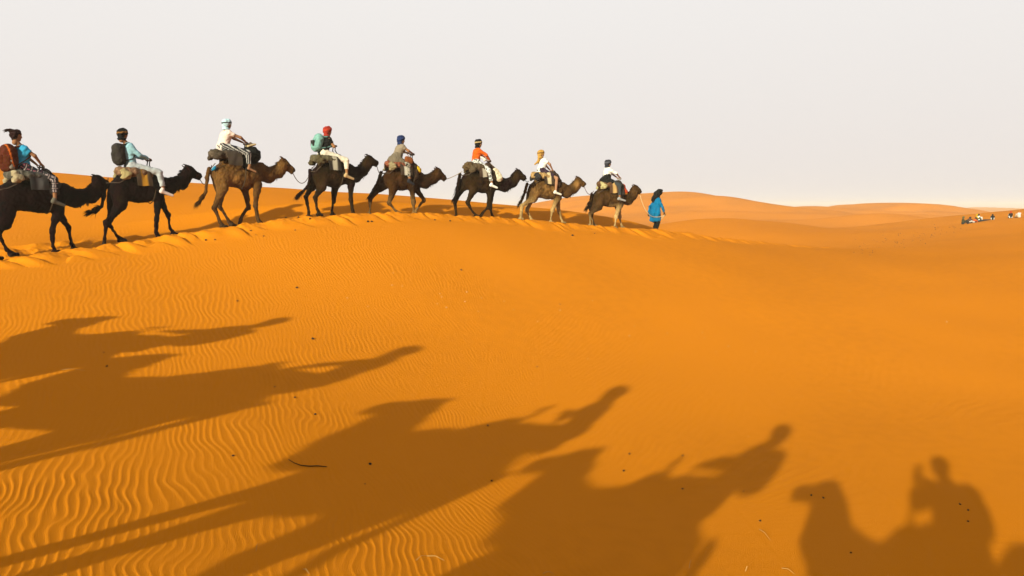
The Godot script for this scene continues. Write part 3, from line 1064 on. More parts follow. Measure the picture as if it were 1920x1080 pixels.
# ------------------------------------------------------------------ people
# joints in the same views as the camels: head, shoulder, hip, elbow, hand, knee, ankle, toe
const RIDERS := [
	{"head": [186, 124], "sho": [212, 208], "hip": [212, 345], "elb": [262, 262], "hand": [322, 332], "knee": [362, 428], "ank": [356, 560], "toe": [408, 612],
		"skin": Color(0.30, 0.135, 0.07), "shirt": Color(0.035, 0.30, 0.52), "sleeve": 0.55, "pants": "ethnic", "pcol": Color(0.022, 0.018, 0.03), "plen": 0.72, "shoes": Color(0.13, 0.11, 0.09), "hair": Color(0.025, 0.012, 0.008), "hz": 0.10},
	{"head": [268, 132], "sho": [300, 218], "hip": [312, 378], "elb": [350, 292], "hand": [445, 322], "knee": [478, 425], "ank": [500, 552], "toe": [565, 612],
		"skin": Color(0.27, 0.12, 0.06), "shirt": Color(0.27, 0.47, 0.56), "sleeve": 2.0, "pants": "plain", "pcol": Color(0.42, 0.43, 0.45), "plen": 0.9, "shoes": Color(0.75, 0.60, 0.55), "scarf": Color(0.012, 0.012, 0.014), "band": Color(0.20, 0.09, 0.03), "hz": 0.10, "hem": 0.14},
	{"head": [314, 118], "sho": [306, 190], "hip": [272, 318], "elb": [398, 235], "hand": [468, 276], "knee": [440, 368], "ank": [452, 478], "toe": [500, 542],
		"skin": Color(0.33, 0.16, 0.08), "shirt": Color(0.78, 0.60, 0.53), "sleeve": 0.5, "pants": "stripe", "pcol": Color(0.02, 0.02, 0.025), "plen": 0.95, "shoes": null, "scarf": Color(0.48, 0.66, 0.74), "band": Color(0.06, 0.06, 0.07), "hz": 0.08, "wide": 1.08},
	{"head": [362, 128], "sho": [350, 205], "hip": [312, 352], "elb": [386, 288], "hand": [425, 272], "knee": [492, 425], "ank": [490, 560], "toe": [552, 618],
		"skin": Color(0.33, 0.15, 0.07), "shirt": Color(0.012, 0.012, 0.014), "sleeve": 0.55, "pants": "plain", "pcol": Color(0.72, 0.62, 0.50), "plen": 0.7, "shoes": Color(0.50, 0.33, 0.17), "scarf": Color(0.34, 0.035, 0.022), "hz": 0.05},
	{"head": [408, 140], "sho": [400, 210], "hip": [350, 362], "elb": [462, 268], "hand": [530, 294], "knee": [440, 435], "ank": [452, 592], "toe": [498, 655],
		"skin": Color(0.33, 0.155, 0.075), "shirt": Color(0.26, 0.20, 0.145), "sleeve": 0.5, "pants": "leopard", "pcol": Color(0.36, 0.31, 0.25), "plen": 0.85, "shoes": Color(0.03, 0.03, 0.035), "scarf": Color(0.018, 0.03, 0.10), "wrap": Color(0.17, 0.13, 0.09), "hz": 0.10},
	{"head": [338, 126], "sho": [322, 200], "hip": [302, 342], "elb": [398, 262], "hand": [458, 322], "knee": [412, 435], "ank": [448, 588], "toe": [505, 642],
		"skin": Color(0.33, 0.155, 0.075), "shirt": Color(0.62, 0.105, 0.012), "sleeve": 2.0, "pants": "leopard", "pcol": Color(0.72, 0.70, 0.68), "plen": 0.85, "shoes": Color(0.80, 0.78, 0.74), "scarf": Color(0.012, 0.011, 0.012), "band": Color(0.45, 0.32, 0.15), "hz": 0.10, "hem": 0.10},
	{"head": [332, 130], "sho": [358, 202], "hip": [332, 328], "elb": [412, 258], "hand": [470, 340], "knee": [488, 432], "ank": [474, 585], "toe": [535, 632],
		"skin": Color(0.40, 0.20, 0.11), "shirt": Color(0.80, 0.78, 0.76), "sleeve": 0.6, "pants": "plain", "pcol": Color(0.045, 0.024, 0.040), "plen": 0.0, "shoes": Color(0.72, 0.68, 0.60), "scarf": Color(0.48, 0.26, 0.06), "band": Color(0.16, 0.08, 0.03), "hz": 0.10, "tail": true},
	{"head": [350, 112], "sho": [345, 185], "hip": [335, 325], "elb": [428, 240], "hand": [498, 302], "knee": [462, 400], "ank": [466, 560], "toe": [535, 605],
		"skin": Color(0.30, 0.14, 0.07), "shirt": Color(0.80, 0.74, 0.71), "sleeve": 1.25, "pants": "plain", "pcol": Color(0.045, 0.05, 0.055), "plen": 0.82, "shoes": Color(0.30, 0.29, 0.29), "scarf": Color(0.035, 0.035, 0.045), "band": Color(0.10, 0.10, 0.12), "wrap": Color(0.008, 0.008, 0.009), "hz": 0.12, "wide": 1.05},
]

const DYE := 0.5   # cloth is dusty and sun worn
var head_shape: Shape
var hand_shape: Shape
var fold_noise: FastNoiseLite

func make_shared_shapes() -> void:
	fold_noise = noise(31, 1.0, 2)
	var h := []
	h.append([Vector3(-0.022, 0.035, 0), Vector3(0.018, 0.04, 0), 0.09, 0.088, 0.88])
	h.append([Vector3(0.028, -0.015, 0), Vector3(0.038, -0.07, 0), 0.068, 0.05, 0.92])
	h.append([Vector3(0.055, -0.092, 0), Vector3(0.06, -0.096, 0), 0.028, 0.026, 1.1])
	h.append([Vector3(-0.015, -0.06, 0), Vector3(-0.035, -0.16, 0), 0.056, 0.056])
	h.append([Vector3(0.088, 0.008, 0), Vector3(0.106, -0.028, 0), 0.010, 0.015, 1.0, 1, 0.012])
	for s in [-1.0, 1.0]:
		h.append([Vector3(0.055, -0.025, s * 0.04), Vector3(0.05, -0.03, s * 0.045), 0.03, 0.028])
		h.append([Vector3(0.078, 0.028, s * 0.015), Vector3(0.07, 0.028, s * 0.045), 0.018, 0.015, 1.0, 1, 0.015])
		h.append([Vector3(0.10, 0.006, s * 0.033), Vector3(0.098, 0.006, s * 0.036), 0.016, 0.015, 1.0, -1, 0.01])
		h.append([Vector3(0.078, 0.006, s * 0.033), Vector3(0.079, 0.006, s * 0.034), 0.0135, 0.0135, 1.0, 1, 0.003])
		h.append([Vector3(0.098, -0.03, s * 0.012), Vector3(0.096, -0.03, s * 0.013), 0.009, 0.009, 1.0, 1, 0.006])
		h.append([Vector3(0.0, 0.018, s * 0.082), Vector3(0.004, -0.018, s * 0.078), 0.02, 0.014, 0.5, 1, 0.008])
	h.append([Vector3(0.090, -0.053, -0.014), Vector3(0.090, -0.053, 0.014), 0.009, 0.009, 1.0, 1, 0.008])
	h.append([Vector3(0.088, -0.064, -0.012), Vector3(0.088, -0.064, 0.012), 0.010, 0.010, 1.0, 1, 0.008])
	var tone := func(p: Vector3, _n: Vector3) -> Color:
		var e := Vector2(p.y - 0.006, absf(p.z) - 0.033)
		if p.x > 0.079 and e.length() < 0.0125:
			return Color(0.05, 0.04, 0.04) if e.length() < 0.007 else Color(1.9, 2.6, 3.4)
		if p.x > 0.07 and absf(p.y - 0.032) < 0.007 and absf(absf(p.z) - 0.034) < 0.02: return Color(0.18, 0.12, 0.1)
		if p.x > 0.085 and absf(p.y + 0.058) < 0.012 and absf(p.z) < 0.024: return Color(1.0, 0.6, 0.55)
		return Color(1, 1, 1)
	head_shape = nets(h, 0.0055, 0.025, tone)
	var g := []
	for i in 4:
		var z := (1.5 - i) * 0.0195
		var l: float = [0.92, 1.0, 0.95, 0.78][i]
		g.append([Vector3(0.008, 0, z * 0.6), Vector3(0.088, 0.004, z), 0.015, 0.012])
		var a := Vector3(0.09, 0.003, z)
		var b := a + Vector3(0.036, -0.014, 0) * l
		var c := b + Vector3(0.006, -0.028, 0) * l
		var d := c + Vector3(-0.018, -0.014, 0) * l
		g.append([a, b, 0.0102, 0.0092, 1.0, 1, 0.004])
		g.append([b, c, 0.0092, 0.0084, 1.0, 1, 0.004])
		g.append([c, d, 0.0084, 0.0076, 1.0, 1, 0.004])
	g.append([Vector3(0.015, -0.004, 0.022), Vector3(0.05, -0.018, 0.046), 0.014, 0.012, 1.0, 1, 0.008])
	g.append([Vector3(0.05, -0.018, 0.046), Vector3(0.078, -0.032, 0.046), 0.0115, 0.0095, 1.0, 1, 0.005])
	g.append([Vector3(0.078, -0.032, 0.046), Vector3(0.10, -0.040, 0.036), 0.0095, 0.0085, 1.0, 1, 0.005])
	hand_shape = nets(g, 0.0042, 0.012, Color(1, 1, 1))

func frame(x: Vector3, up: Vector3) -> Basis:
	var a := x.normalized()
	var z := a.cross(up).normalized()
	return Basis(a, z.cross(a), z)

func pattern(kind: String, col: Color, knee: Vector3, hip: Vector3) -> Callable:
	var along := (knee - hip).normalized()
	return func(p: Vector3, _n: Vector3) -> Color:
		var lower := p.y < knee.y - 0.02
		if kind == "stripe":
			var u := p.z * 0.8 + (p.x if lower else p.x * -along.y + p.y * along.x)
			return Color(0.27, 0.25, 0.235) if fposmod(u, 0.062) < 0.02 else col
		if kind == "leopard":
			var c := n_cell.get_noise_3d(p.x * 9.0, p.y * 9.0, p.z * 9.0)
			return Color(0.009, 0.009, 0.009) if c < -0.62 or fold_noise.get_noise_3d(p.x * 14.0, p.y * 14.0, p.z * 14.0) > 0.22 else col
		if kind == "ethnic":
			var v := (-p.y if lower else p.dot(along)) / 0.115
			var row := fposmod(v, 1.0)
			var k := fposmod(sin(floorf(v) * 37.7) * 91.3, 1.0)
			var across := p.z + (p.x if lower else p.y)
			if row < 0.13: return Color(0.22, 0.17, 0.16)
			if row > 0.35 and row < 0.8 and fposmod(across, 0.07) < 0.032:
				return Color(0.16, 0.05, 0.065) if k < 0.5 else Color(0.2, 0.16, 0.16)
			return col
		return col * (1.0 + 0.12 * n_fine.get_noise_3dv(p * 6.0))

# every shape of a clothed person, in the axes of the joints (x forward, y up, z to the right)
func person_shapes(j: Dictionary, st: Dictionary, cell: float) -> Dictionary:
	var out := {}
	var wide: float = st.get("wide", 1.0)
	var hip: Vector3 = j.hip
	var sho: Vector3 = j.sho
	var head: Vector3 = j.head
	var skin: Color = st.skin * 0.5
	var hipz: float = j.get("hipz", 0.095)
	var spine := (sho - hip).normalized()
	var chest := hip.lerp(sho, 0.72)
	var front := Vector3(spine.y, -spine.x, 0)
	var body := []
	var torso := []
	torso.append([hip + Vector3(0, 0.0, -0.06), hip + Vector3(0, 0.0, 0.06), 0.118 * wide, 0.118 * wide])
	torso.append([hip + spine * 0.05, hip.lerp(sho, 0.42), 0.118 * wide, 0.105 * wide, 1.18])
	torso.append([hip.lerp(sho, 0.42), chest, 0.105 * wide, 0.118 * wide, 1.25])
	torso.append([chest + front * 0.02 - Vector3(0, 0, 0.06), chest + front * 0.02 + Vector3(0, 0, 0.06), 0.10, 0.10])
	torso.append([sho + Vector3(0, -0.025, -0.125), sho + Vector3(0, -0.025, 0.125), 0.062, 0.062])
	body.append_array(torso)
	var neck0 := sho + Vector3(0, 0.0, 0)
	body.append([neck0, head + Vector3(-0.03, -0.11, 0), 0.062, 0.053])
	var sleeves := []
	var bulk: float = st.get("bulk", 1.0)
	var legs := []
	var shoes := [[], []]
	for side in 2:
		var s := 1.0 if side == 0 else -1.0
		var suf := "" if side == 0 or not j.has("knee2") else "2"
		var sufa := "" if side == 0 or not j.has("elb2") else "2"
		var sz: Vector3 = sho + Vector3(0, -0.03, s * 0.165)
		var el: Vector3 = j["elb" + sufa] + Vector3(0, 0, s * j.get("ez", 0.23))
		var ha: Vector3 = j["hand" + sufa] + Vector3(0, 0, s * st.get("hz", 0.1))
		var wr: Vector3 = el.lerp(ha, 0.78)
		body.append([sz, el, 0.05, 0.04, 1.0, 1, 0.04])
		body.append([el, wr, 0.04, 0.027, 1.0, 1, 0.03])
		var sl: float = st.get("sleeve", 0.5)
		if sl <= 1.0:
			sleeves.append([sz, sz.lerp(el, sl), 0.066, 0.062, 1.0, 1, 0.05, 1])
		else:
			sleeves.append([sz, el, 0.066 * bulk, 0.054 * bulk, 1.0, 1, 0.05])
			sleeves.append([el, el.lerp(wr, minf(1.0, sl - 1.0)), 0.054 * bulk, 0.044 * bulk, 1.0, 1, 0.03, 1])
		var hp: Vector3 = hip + Vector3(0, -0.02, s * hipz)
		var kn: Vector3 = j["knee" + suf] + Vector3(0, 0, s * j.get("kz", 0.33))
		var an: Vector3 = j["ank" + suf] + Vector3(0, 0, s * j.get("az", 0.36))
		var to: Vector3 = j["toe" + suf] + Vector3(0, 0, s * (j.get("az", 0.36) + 0.02))
		body.append([hp, kn, 0.09 * wide, 0.056, 1.0, 1, 0.05])
		body.append([kn, an.lerp(kn, 0.55), 0.054, 0.054, 1.0, 1, 0.03])
		body.append([an.lerp(kn, 0.6), an, 0.055, 0.036, 1.0, 1, 0.03])
		var fd := (to - an)
		var heel := an + Vector3(-fd.x * 0.22, minf(-0.03, fd.y * 0.5), 0)
		body.append([an, heel, 0.036, 0.034, 1.0, 1, 0.02])
		body.append([heel, to - fd * 0.1, 0.034, 0.027, 1.15, 1, 0.03])
		if st.get("shoes") != null:
			shoes[side].append([heel + Vector3(0, 0.008, 0), to, 0.047, 0.036, 1.0, 1, 0.03])
			shoes[side].append([an + (heel - an) * 0.3, heel, 0.048, 0.046, 1.0, 1, 0.03])
		else:
			for q in 5:
				body.append([to - fd * 0.12 + Vector3(0, 0, (q - 2) * 0.017), to + fd * (0.06 - 0.018 * absf(q - 1.5)) + Vector3(0, 0, (q - 2) * 0.019), 0.012, 0.009, 1.0, 1, 0.006])
		var pl: float = st.get("plen", 0.9)
		if pl <= 0.0:
			legs.append([hp, hp.lerp(kn, 0.78), 0.118 * wide, 0.10, 1.0, 1, 0.06, 1])
		else:
			legs.append([hp, kn, 0.112 * wide, 0.080, 1.0, 1, 0.05])
			legs.append([kn, kn.lerp(an, pl), 0.080, 0.062, 1.0, 1, 0.04, 1])
		var hb := frame(ha - el + Vector3(0.02, 0, 0), Vector3.UP)
		var ht := Transform3D(hb * Basis.from_scale(Vector3(0.95, 0.95, 0.95 * -s)), wr - hb.x * 0.01)
		if not out.has("hands"): out.hands = []
		out.hands.append(ht)
	var sk := nets(body, cell, 0.045, skin)
	for ht in out.hands: sk.join(hand_shape, ht, skin)
	var face: float = st.get("look", 0.0)
	var ht2 := Transform3D(Basis(Vector3.UP, face) * Basis(Vector3.BACK, st.get("nod", -0.05)), head)
	sk.join(head_shape, ht2, skin)
	out.body = sk
	# shirt and trousers follow the body a little outside it
	var hem: float = st.get("hem", 0.02)
	var sh := []
	for t in torso.slice(1):
		var e: Array = t.duplicate()
		e[2] += 0.024; e[3] += 0.024
		sh.append(e)
	sh.append([hip - spine * hem + Vector3(0, 0, -0.045), hip - spine * hem + Vector3(0, 0, 0.045), 0.142 * wide, 0.142 * wide])
	sh.append([neck0 + Vector3(0, -0.02, 0), neck0.lerp(head, 0.25), 0.075, 0.068, 1.0, 1, 0.03, 1])
	sh.append_array(sleeves)
	var sc: Color = st.shirt * DYE
	out.shirt = nets(sh, cell, 0.05, func(p: Vector3, _n: Vector3) -> Color: return sc * (1.0 + 0.10 * n_fine.get_noise_3dv(p * 5.0)))
	roughen(out.shirt, fold_noise, 0.016, Vector3(6.0, 9.0, 6.0))
	var pa := [[hip + Vector3(0, -0.01, -0.065), hip + Vector3(0, -0.01, 0.065), 0.132 * wide, 0.132 * wide], [hip, hip + spine * 0.09, 0.13 * wide, 0.118 * wide, 1.18]]
	pa.append_array(legs)
	out.trousers = nets(pa, cell, 0.05, pattern(st.get("pants", "plain"), st.pcol * DYE, j.knee, hip))
	roughen(out.trousers, fold_noise, 0.014, Vector3(7.0, 7.0, 7.0))
	if st.has("wrap"):
		var w: Color = st.wrap * DYE
		var wr := []
		for s in [-1.0, 1.0]:
			wr.append([hip + spine * 0.16 + Vector3(0, 0, s * 0.06), hip + Vector3(-0.08, -0.10, s * 0.12), 0.13, 0.165, 1.0, 1, 0.08])
			wr.append([hip + Vector3(-0.08, -0.08, s * 0.12), hip + Vector3(0.10, -0.12, s * 0.19), 0.16, 0.14, 1.0, 1, 0.08])
			wr.append([hip + Vector3(-0.10, -0.05, s * 0.10), hip + Vector3(-0.24, -0.20, s * 0.12), 0.13, 0.07, 1.0, 1, 0.08])
		out.waist_wrap = nets(wr, cell, 0.06, w)
		roughen(out.waist_wrap, fold_noise, 0.022, Vector3(8.0, 4.0, 8.0))
	if st.get("shoes") != null:
		out.shoes = []
		var shc: Color = st.shoes * DYE
		for q in 2:
			var sole: float = minf(shoes[q][0][0].y, shoes[q][0][1].y)
			out.shoes.append(nets(shoes[q], minf(cell, 0.013), 0.03, func(p: Vector3, _n: Vector3) -> Color: return shc))
	if st.has("scarf"):
		var b := ht2.basis
		var c: Color = st.scarf * DYE
		var c2: Color = st.get("band", st.scarf * 1.35) * DYE
		var f := []
		f.append([head + b * Vector3(-0.03, 0.035, 0), head + b * Vector3(0.012, 0.052, 0), 0.117, 0.108, 0.95])
		f.append([head + b * Vector3(-0.06, -0.02, 0), head + b * Vector3(-0.05, -0.09, 0), 0.075, 0.066, 1.1])
		for q in 10:
			var a0 := TAU * q / 10.0
			var a1 := TAU * (q + 1) / 10.0
			f.append([head + b * Vector3(-0.01 + 0.096 * cos(a0), 0.045 + 0.018 * cos(a0), 0.088 * sin(a0)), head + b * Vector3(-0.01 + 0.096 * cos(a1), 0.045 + 0.018 * cos(a1), 0.088 * sin(a1)), 0.030, 0.030, 1.0, 1, 0.012])
			f.append([head + b * Vector3(-0.03 + 0.066 * cos(a0), -0.125, 0.07 * sin(a0)), head + b * Vector3(-0.03 + 0.066 * cos(a1), -0.125, 0.07 * sin(a1)), 0.028, 0.028, 1.0, 1, 0.02])
		if st.get("tail", false):
			f.append([head + b * Vector3(-0.09, -0.06, 0.02), sho + Vector3(-0.20, -0.05, 0.05), 0.045, 0.042, 0.8])
			f.append([sho + Vector3(-0.20, -0.05, 0.05), sho + Vector3(-0.33, -0.17, 0.05), 0.045, 0.03, 0.8])
		var paint := func(p: Vector3, _n: Vector3) -> Color:
			var q: Vector3 = b.inverse() * (p - head)
			var st_ := sin((q.y + q.x * 0.25 + 0.02 * fold_noise.get_noise_3dv(p * 8.0)) * 150.0)
			var col := c * (1.0 + 0.16 * st_)
			if absf(q.y - 0.045 - 0.19 * (q.x + 0.01)) < 0.02 and Vector2(q.x, q.z).length() > 0.085: return c2
			return col
		out.headscarf = nets(f, minf(cell, 0.0125), 0.03, paint)
		roughen(out.headscarf, fold_noise, 0.014, Vector3(9.0, 16.0, 9.0))
	elif st.has("hair"):
		var hc: Color = st.hair * DYE
		var f := []
		f.append([head + Vector3(-0.03, 0.04, 0), head + Vector3(0.01, 0.055, 0), 0.108, 0.094, 0.93])
		f.append([head + Vector3(-0.055, 0.0, 0), head + Vector3(-0.06, -0.06, 0), 0.075, 0.055, 1.1])
		f.append([head + Vector3(-0.09, 0.09, 0), head + Vector3(-0.14, 0.12, 0), 0.05, 0.04])
		out.hair = nets(f, minf(cell, 0.0125), 0.03, hc)
		roughen(out.hair, fold_noise, 0.02, Vector3(12.0, 12.0, 12.0))
		var rng := RandomNumberGenerator.new()
		rng.seed = 5
		for q in 36: strand(out.hair, head + Vector3(-0.13, 0.12, rng.randfn(0, 0.02)), Vector3(-1, rng.randf_range(-0.6, 0.4), rng.randfn(0, 0.3)).normalized(), rng.randf_range(0.06, 0.16), 0.010, hc, rng)
	return out

func place_person(g: Dictionary, at: Vector3, yaw: float, origin: Vector3, label: String, group := "") -> Node3D:
	var t := thing("person", label, "person", at + Basis(Vector3.UP, yaw) * origin, yaw, group)
	for key in ["body", "shirt", "trousers", "waist_wrap", "headscarf", "hair", "robe"]:
		if g.has(key): part(key, g[key].mesh(), vert_mat(), t).position = -origin
	for s in g.get("shoes", []):
		part("shoe", s.mesh(), vert_mat(), t).position = -origin
	return t

func rider_joints(c: Dictionary, r: Dictionary) -> Dictionary:
	var p := pose_of(c)
	var j := {}
	for k in ["head", "sho", "hip", "elb", "hand", "knee", "ank", "toe", "elb2", "hand2", "knee2", "ank2", "toe2"]:
		if r.has(k): j[k] = p.at(r[k][0], r[k][1])
	for k in ["kz", "az", "ez", "hipz"]:
		if r.has(k): j[k] = r[k]
	return j

# ------------------------------------------------------------------ saddles, bags, ropes
func drape(s: Shape, x0: float, x1: float, top: float, drop: float, half: float, lean: float, paint: Callable, seed_: float) -> void:
	var rows := []
	for a in 9:
		var u := a / 8.0
		var line := []
		for b in 23:
			var w := b / 11.0 - 1.0
			var aw := absf(w)
			var y := top - 0.05 * aw * aw
			var z := signf(w) * minf(aw / 0.45, 1.0) * half
			if aw > 0.45:
				var e := (aw - 0.45) / 0.55
				y = top - 0.05 * 0.2 - e * drop
				z = signf(w) * (half + 0.07 * sin(e * PI * 0.5))
			var fold := fold_noise.get_noise_3d(u * 2.5 + seed_, w * 2.0, seed_) * 0.022
			line.append(Vector3(lerpf(x0, x1, u) + lean * aw + 0.4 * fold, y + fold, z + signf(w) * fold))
		rows.append(line)
	s.sheet(rows, 0.02, paint)

func nice(c: Color, amount := 0.18, scale := 5.0) -> Callable:
	return func(p: Vector3, _n: Vector3) -> Color: return c * DYE * (1.0 + amount * n_fine.get_noise_3dv(p * scale))

# pad: colour of the straw ring; cloth: base blanket; flap: front blanket [colour, stripe colour]; roll: folded blanket behind the rider; front: padded pommel
const TACK := [
	{"pad": Color(0.10, 0.085, 0.07), "cloth": Color(0.055, 0.05, 0.05), "stripe": Color(0.09, 0.085, 0.08), "roll": Color(0.36, 0.28, 0.17), "front": Color(0.030, 0.024, 0.022), "steel": Color(0.03, 0.03, 0.03)},
	{"pad": Color(0.20, 0.11, 0.06), "cloth": Color(0.10, 0.065, 0.04), "stripe": Color(0.55, 0.26, 0.03), "roll": Color(0.34, 0.26, 0.12), "front": Color(0.02, 0.018, 0.018), "steel": Color(0.03, 0.03, 0.03)},
	{"pad": Color(0.085, 0.06, 0.042), "cloth": Color(0.075, 0.055, 0.04), "stripe": Color(0.06, 0.045, 0.035), "roll": Color(0.06, 0.043, 0.03), "front": Color(0.012, 0.012, 0.013), "steel": Color(0.03, 0.03, 0.03)},
	{"pad": Color(0.11, 0.085, 0.05), "cloth": Color(0.05, 0.042, 0.036), "stripe": Color(0.50, 0.44, 0.34), "roll": Color(0.08, 0.06, 0.03), "front": Color(0.035, 0.026, 0.02), "steel": Color(0.02, 0.02, 0.022)},
	{"pad": Color(0.20, 0.06, 0.03), "cloth": Color(0.075, 0.052, 0.036), "stripe": Color(0.55, 0.50, 0.42), "roll": Color(0.26, 0.20, 0.11), "front": Color(0.055, 0.032, 0.02), "steel": Color(0.03, 0.035, 0.045)},
	{"pad": Color(0.09, 0.06, 0.035), "cloth": Color(0.10, 0.062, 0.042), "stripe": Color(0.42, 0.36, 0.28), "roll": Color(0.10, 0.07, 0.04), "front": Color(0.05, 0.03, 0.02), "steel": Color(0.03, 0.03, 0.03)},
	{"pad": Color(0.36, 0.22, 0.09), "cloth": Color(0.07, 0.045, 0.03), "stripe": Color(0.60, 0.47, 0.28), "roll": Color(0.03, 0.028, 0.03), "front": Color(0.05, 0.03, 0.02), "steel": Color(0.03, 0.03, 0.03)},
	{"pad": Color(0.14, 0.07, 0.035), "cloth": Color(0.12, 0.06, 0.035), "stripe": Color(0.52, 0.32, 0.12), "roll": Color(0.42, 0.35, 0.17), "front": Color(0.04, 0.03, 0.026), "steel": Color(0.45, 0.40, 0.34)},
]

func saddle_shapes(g: Dictionary, j: Dictionary, tk: Dictionary, n: int) -> Dictionary:
	var out := {}
	var h: Vector3 = j.hip
	var hand: Vector3 = j.hand
	var back: float = g.back
	var mid := h.x + 0.10
	var y := (h.y - 0.12 + back) * 0.5
	var ring := []
	for q in 14:
		var a0 := TAU * q / 14.0
		var a1 := TAU * (q + 1) / 14.0
		ring.append([Vector3(mid + 0.38 * cos(a0), y + 0.03 - 0.05 * cos(a0) + 0.015 * sin(q * 5.0), 0.235 * sin(a0)), Vector3(mid + 0.38 * cos(a1), y + 0.03 - 0.05 * cos(a1) + 0.015 * sin((q + 1) * 5.0), 0.235 * sin(a1)), 0.105, 0.105, 1.0, 1, 0.05])
	ring.append([Vector3(mid - 0.2, h.y - 0.19, 0), Vector3(mid + 0.15, h.y - 0.2, 0), 0.12, 0.12, 1.4])
	var pc: Color = tk.pad * DYE
	out.pad = nets(ring, 0.024, 0.05, func(p: Vector3, _n: Vector3) -> Color: return pc * (0.85 + 0.5 * float(fposmod(p.x * 1.0 + n_fine.get_noise_3dv(p * 3.0) * 0.03, 0.11) < 0.03)))
	roughen(out.pad, fold_noise, 0.03, Vector3(6, 8, 6))
	var cl := Shape.new()
	var cc: Color = tk.cloth * DYE * 0.8
	var sc: Color = tk.stripe * DYE
	drape(cl, h.x - 0.02, h.x + 0.36, h.y - 0.10, 0.40, 0.30, 0.03, func(u: float, w: float) -> Color: return sc if u > 0.35 and u < 0.65 else cc * (1.0 + 0.25 * sin(w * 90.0) * 0.3), n * 3.1)
	out.blanket = cl
	var roll := []
	roll.append([Vector3(h.x - 0.24, h.y - 0.17, -0.22), Vector3(h.x - 0.24, h.y - 0.17, 0.22), 0.085, 0.085, 1.0, 1, 0.05])
	roll.append([Vector3(h.x - 0.18, h.y - 0.25, 0.30), Vector3(h.x - 0.27, h.y - 0.30, 0.27), 0.09, 0.08, 0.8, 1, 0.05])
	roll.append([Vector3(h.x - 0.18, h.y - 0.25, -0.30), Vector3(h.x - 0.27, h.y - 0.30, -0.27), 0.09, 0.08, 0.8, 1, 0.05])
	out.folded_blanket = nets(roll, 0.022, 0.05, nice(tk.roll, 0.3, 4.0))
	roughen(out.folded_blanket, fold_noise, 0.035, Vector3(7, 12, 5))
	var fp := []
	fp.append([Vector3(h.x + 0.45, h.y - 0.16, 0), Vector3(h.x + 0.62, h.y - 0.42, 0), 0.15, 0.17, 1.25])
	fp.append([Vector3(h.x + 0.52, h.y - 0.26, 0.14), Vector3(h.x + 0.55, h.y - 0.55, 0.26), 0.13, 0.10, 0.8])
	fp.append([Vector3(h.x + 0.52, h.y - 0.26, -0.14), Vector3(h.x + 0.55, h.y - 0.55, -0.26), 0.13, 0.10, 0.8])
	out.pommel_pad = nets(fp, 0.024, 0.06, nice(tk.front, 0.35, 4.0))
	roughen(out.pommel_pad, fold_noise, 0.03, Vector3(6, 6, 6))
	# steel grip: two uprights and a crossbar under the hands
	var bar := Shape.new()
	var gx := hand.x - 0.02
	var gy := hand.y - 0.025
	bar.tube([Vector3(gx + 0.02, gy, -0.17), Vector3(gx + 0.02, gy, 0.17)], [0.017, 0.017], tk.steel * DYE, 8)
	out.grip = bar
	out.uprights = []
	for s in [-1.0, 1.0]:
		var u := Shape.new()
		u.tube([Vector3(gx + 0.02, gy, s * 0.07), Vector3(gx + 0.0, gy - 0.12, s * 0.08), Vector3(h.x + 0.46, h.y - 0.12, s * 0.12)], [0.014, 0.014, 0.014], tk.steel * DYE, 6)
		out.uprights.append(u)
	# girth and breeching straps round the animal
	var st := Shape.new()
	var yc: float = (g.back + g.belly) * 0.5
	var rr: float = (g.back - g.belly) * 0.5
	var loop := []
	for q in 25:
		var a := TAU * q / 24.0
		loop.append(Vector3(h.x + 0.48 + 0.05 * sin(a), yc + 0.02 + (rr + 0.035) * sin(a), (rr * 0.88 + 0.03) * cos(a)))
	st.tube(loop, ringr(25, 0.014), Color(0.035, 0.022, 0.014), 5)
	out.girth = st
	var tail: Vector3 = g.tail
	var br := Shape.new()
	for s in [-1.0, 1.0]:
		br.tube([Vector3(h.x - 0.14, float(g.back) + 0.02, s * 0.25), Vector3((h.x - 0.14 + tail.x) * 0.5, float(g.back) - 0.12, s * 0.235), Vector3(tail.x + 0.12, tail.y - 0.02, s * 0.16), Vector3(tail.x + 0.0, tail.y - 0.03, s * 0.06)], [0.012, 0.012, 0.012, 0.012], tk.get("breech", Color(0.05, 0.035, 0.025)), 5)
	out.crupper_rope = br
	return out

func place_saddle(g: Dictionary, at: Vector3, yaw: float, base: Vector3, label: String, group: String) -> Node3D:
	var t := thing("camel_saddle", label, "saddle", at + Basis(Vector3.UP, yaw) * base, yaw, group)
	for k in ["pad", "blanket", "folded_blanket", "pommel_pad", "grip", "girth", "crupper_rope"]:
		var o := part(k, g[k].mesh(), vert_mat(), t)
		o.position = -base
		if k == "grip":
			for u in g.uprights: part("upright", u.mesh(), vert_mat(), o)
	return t

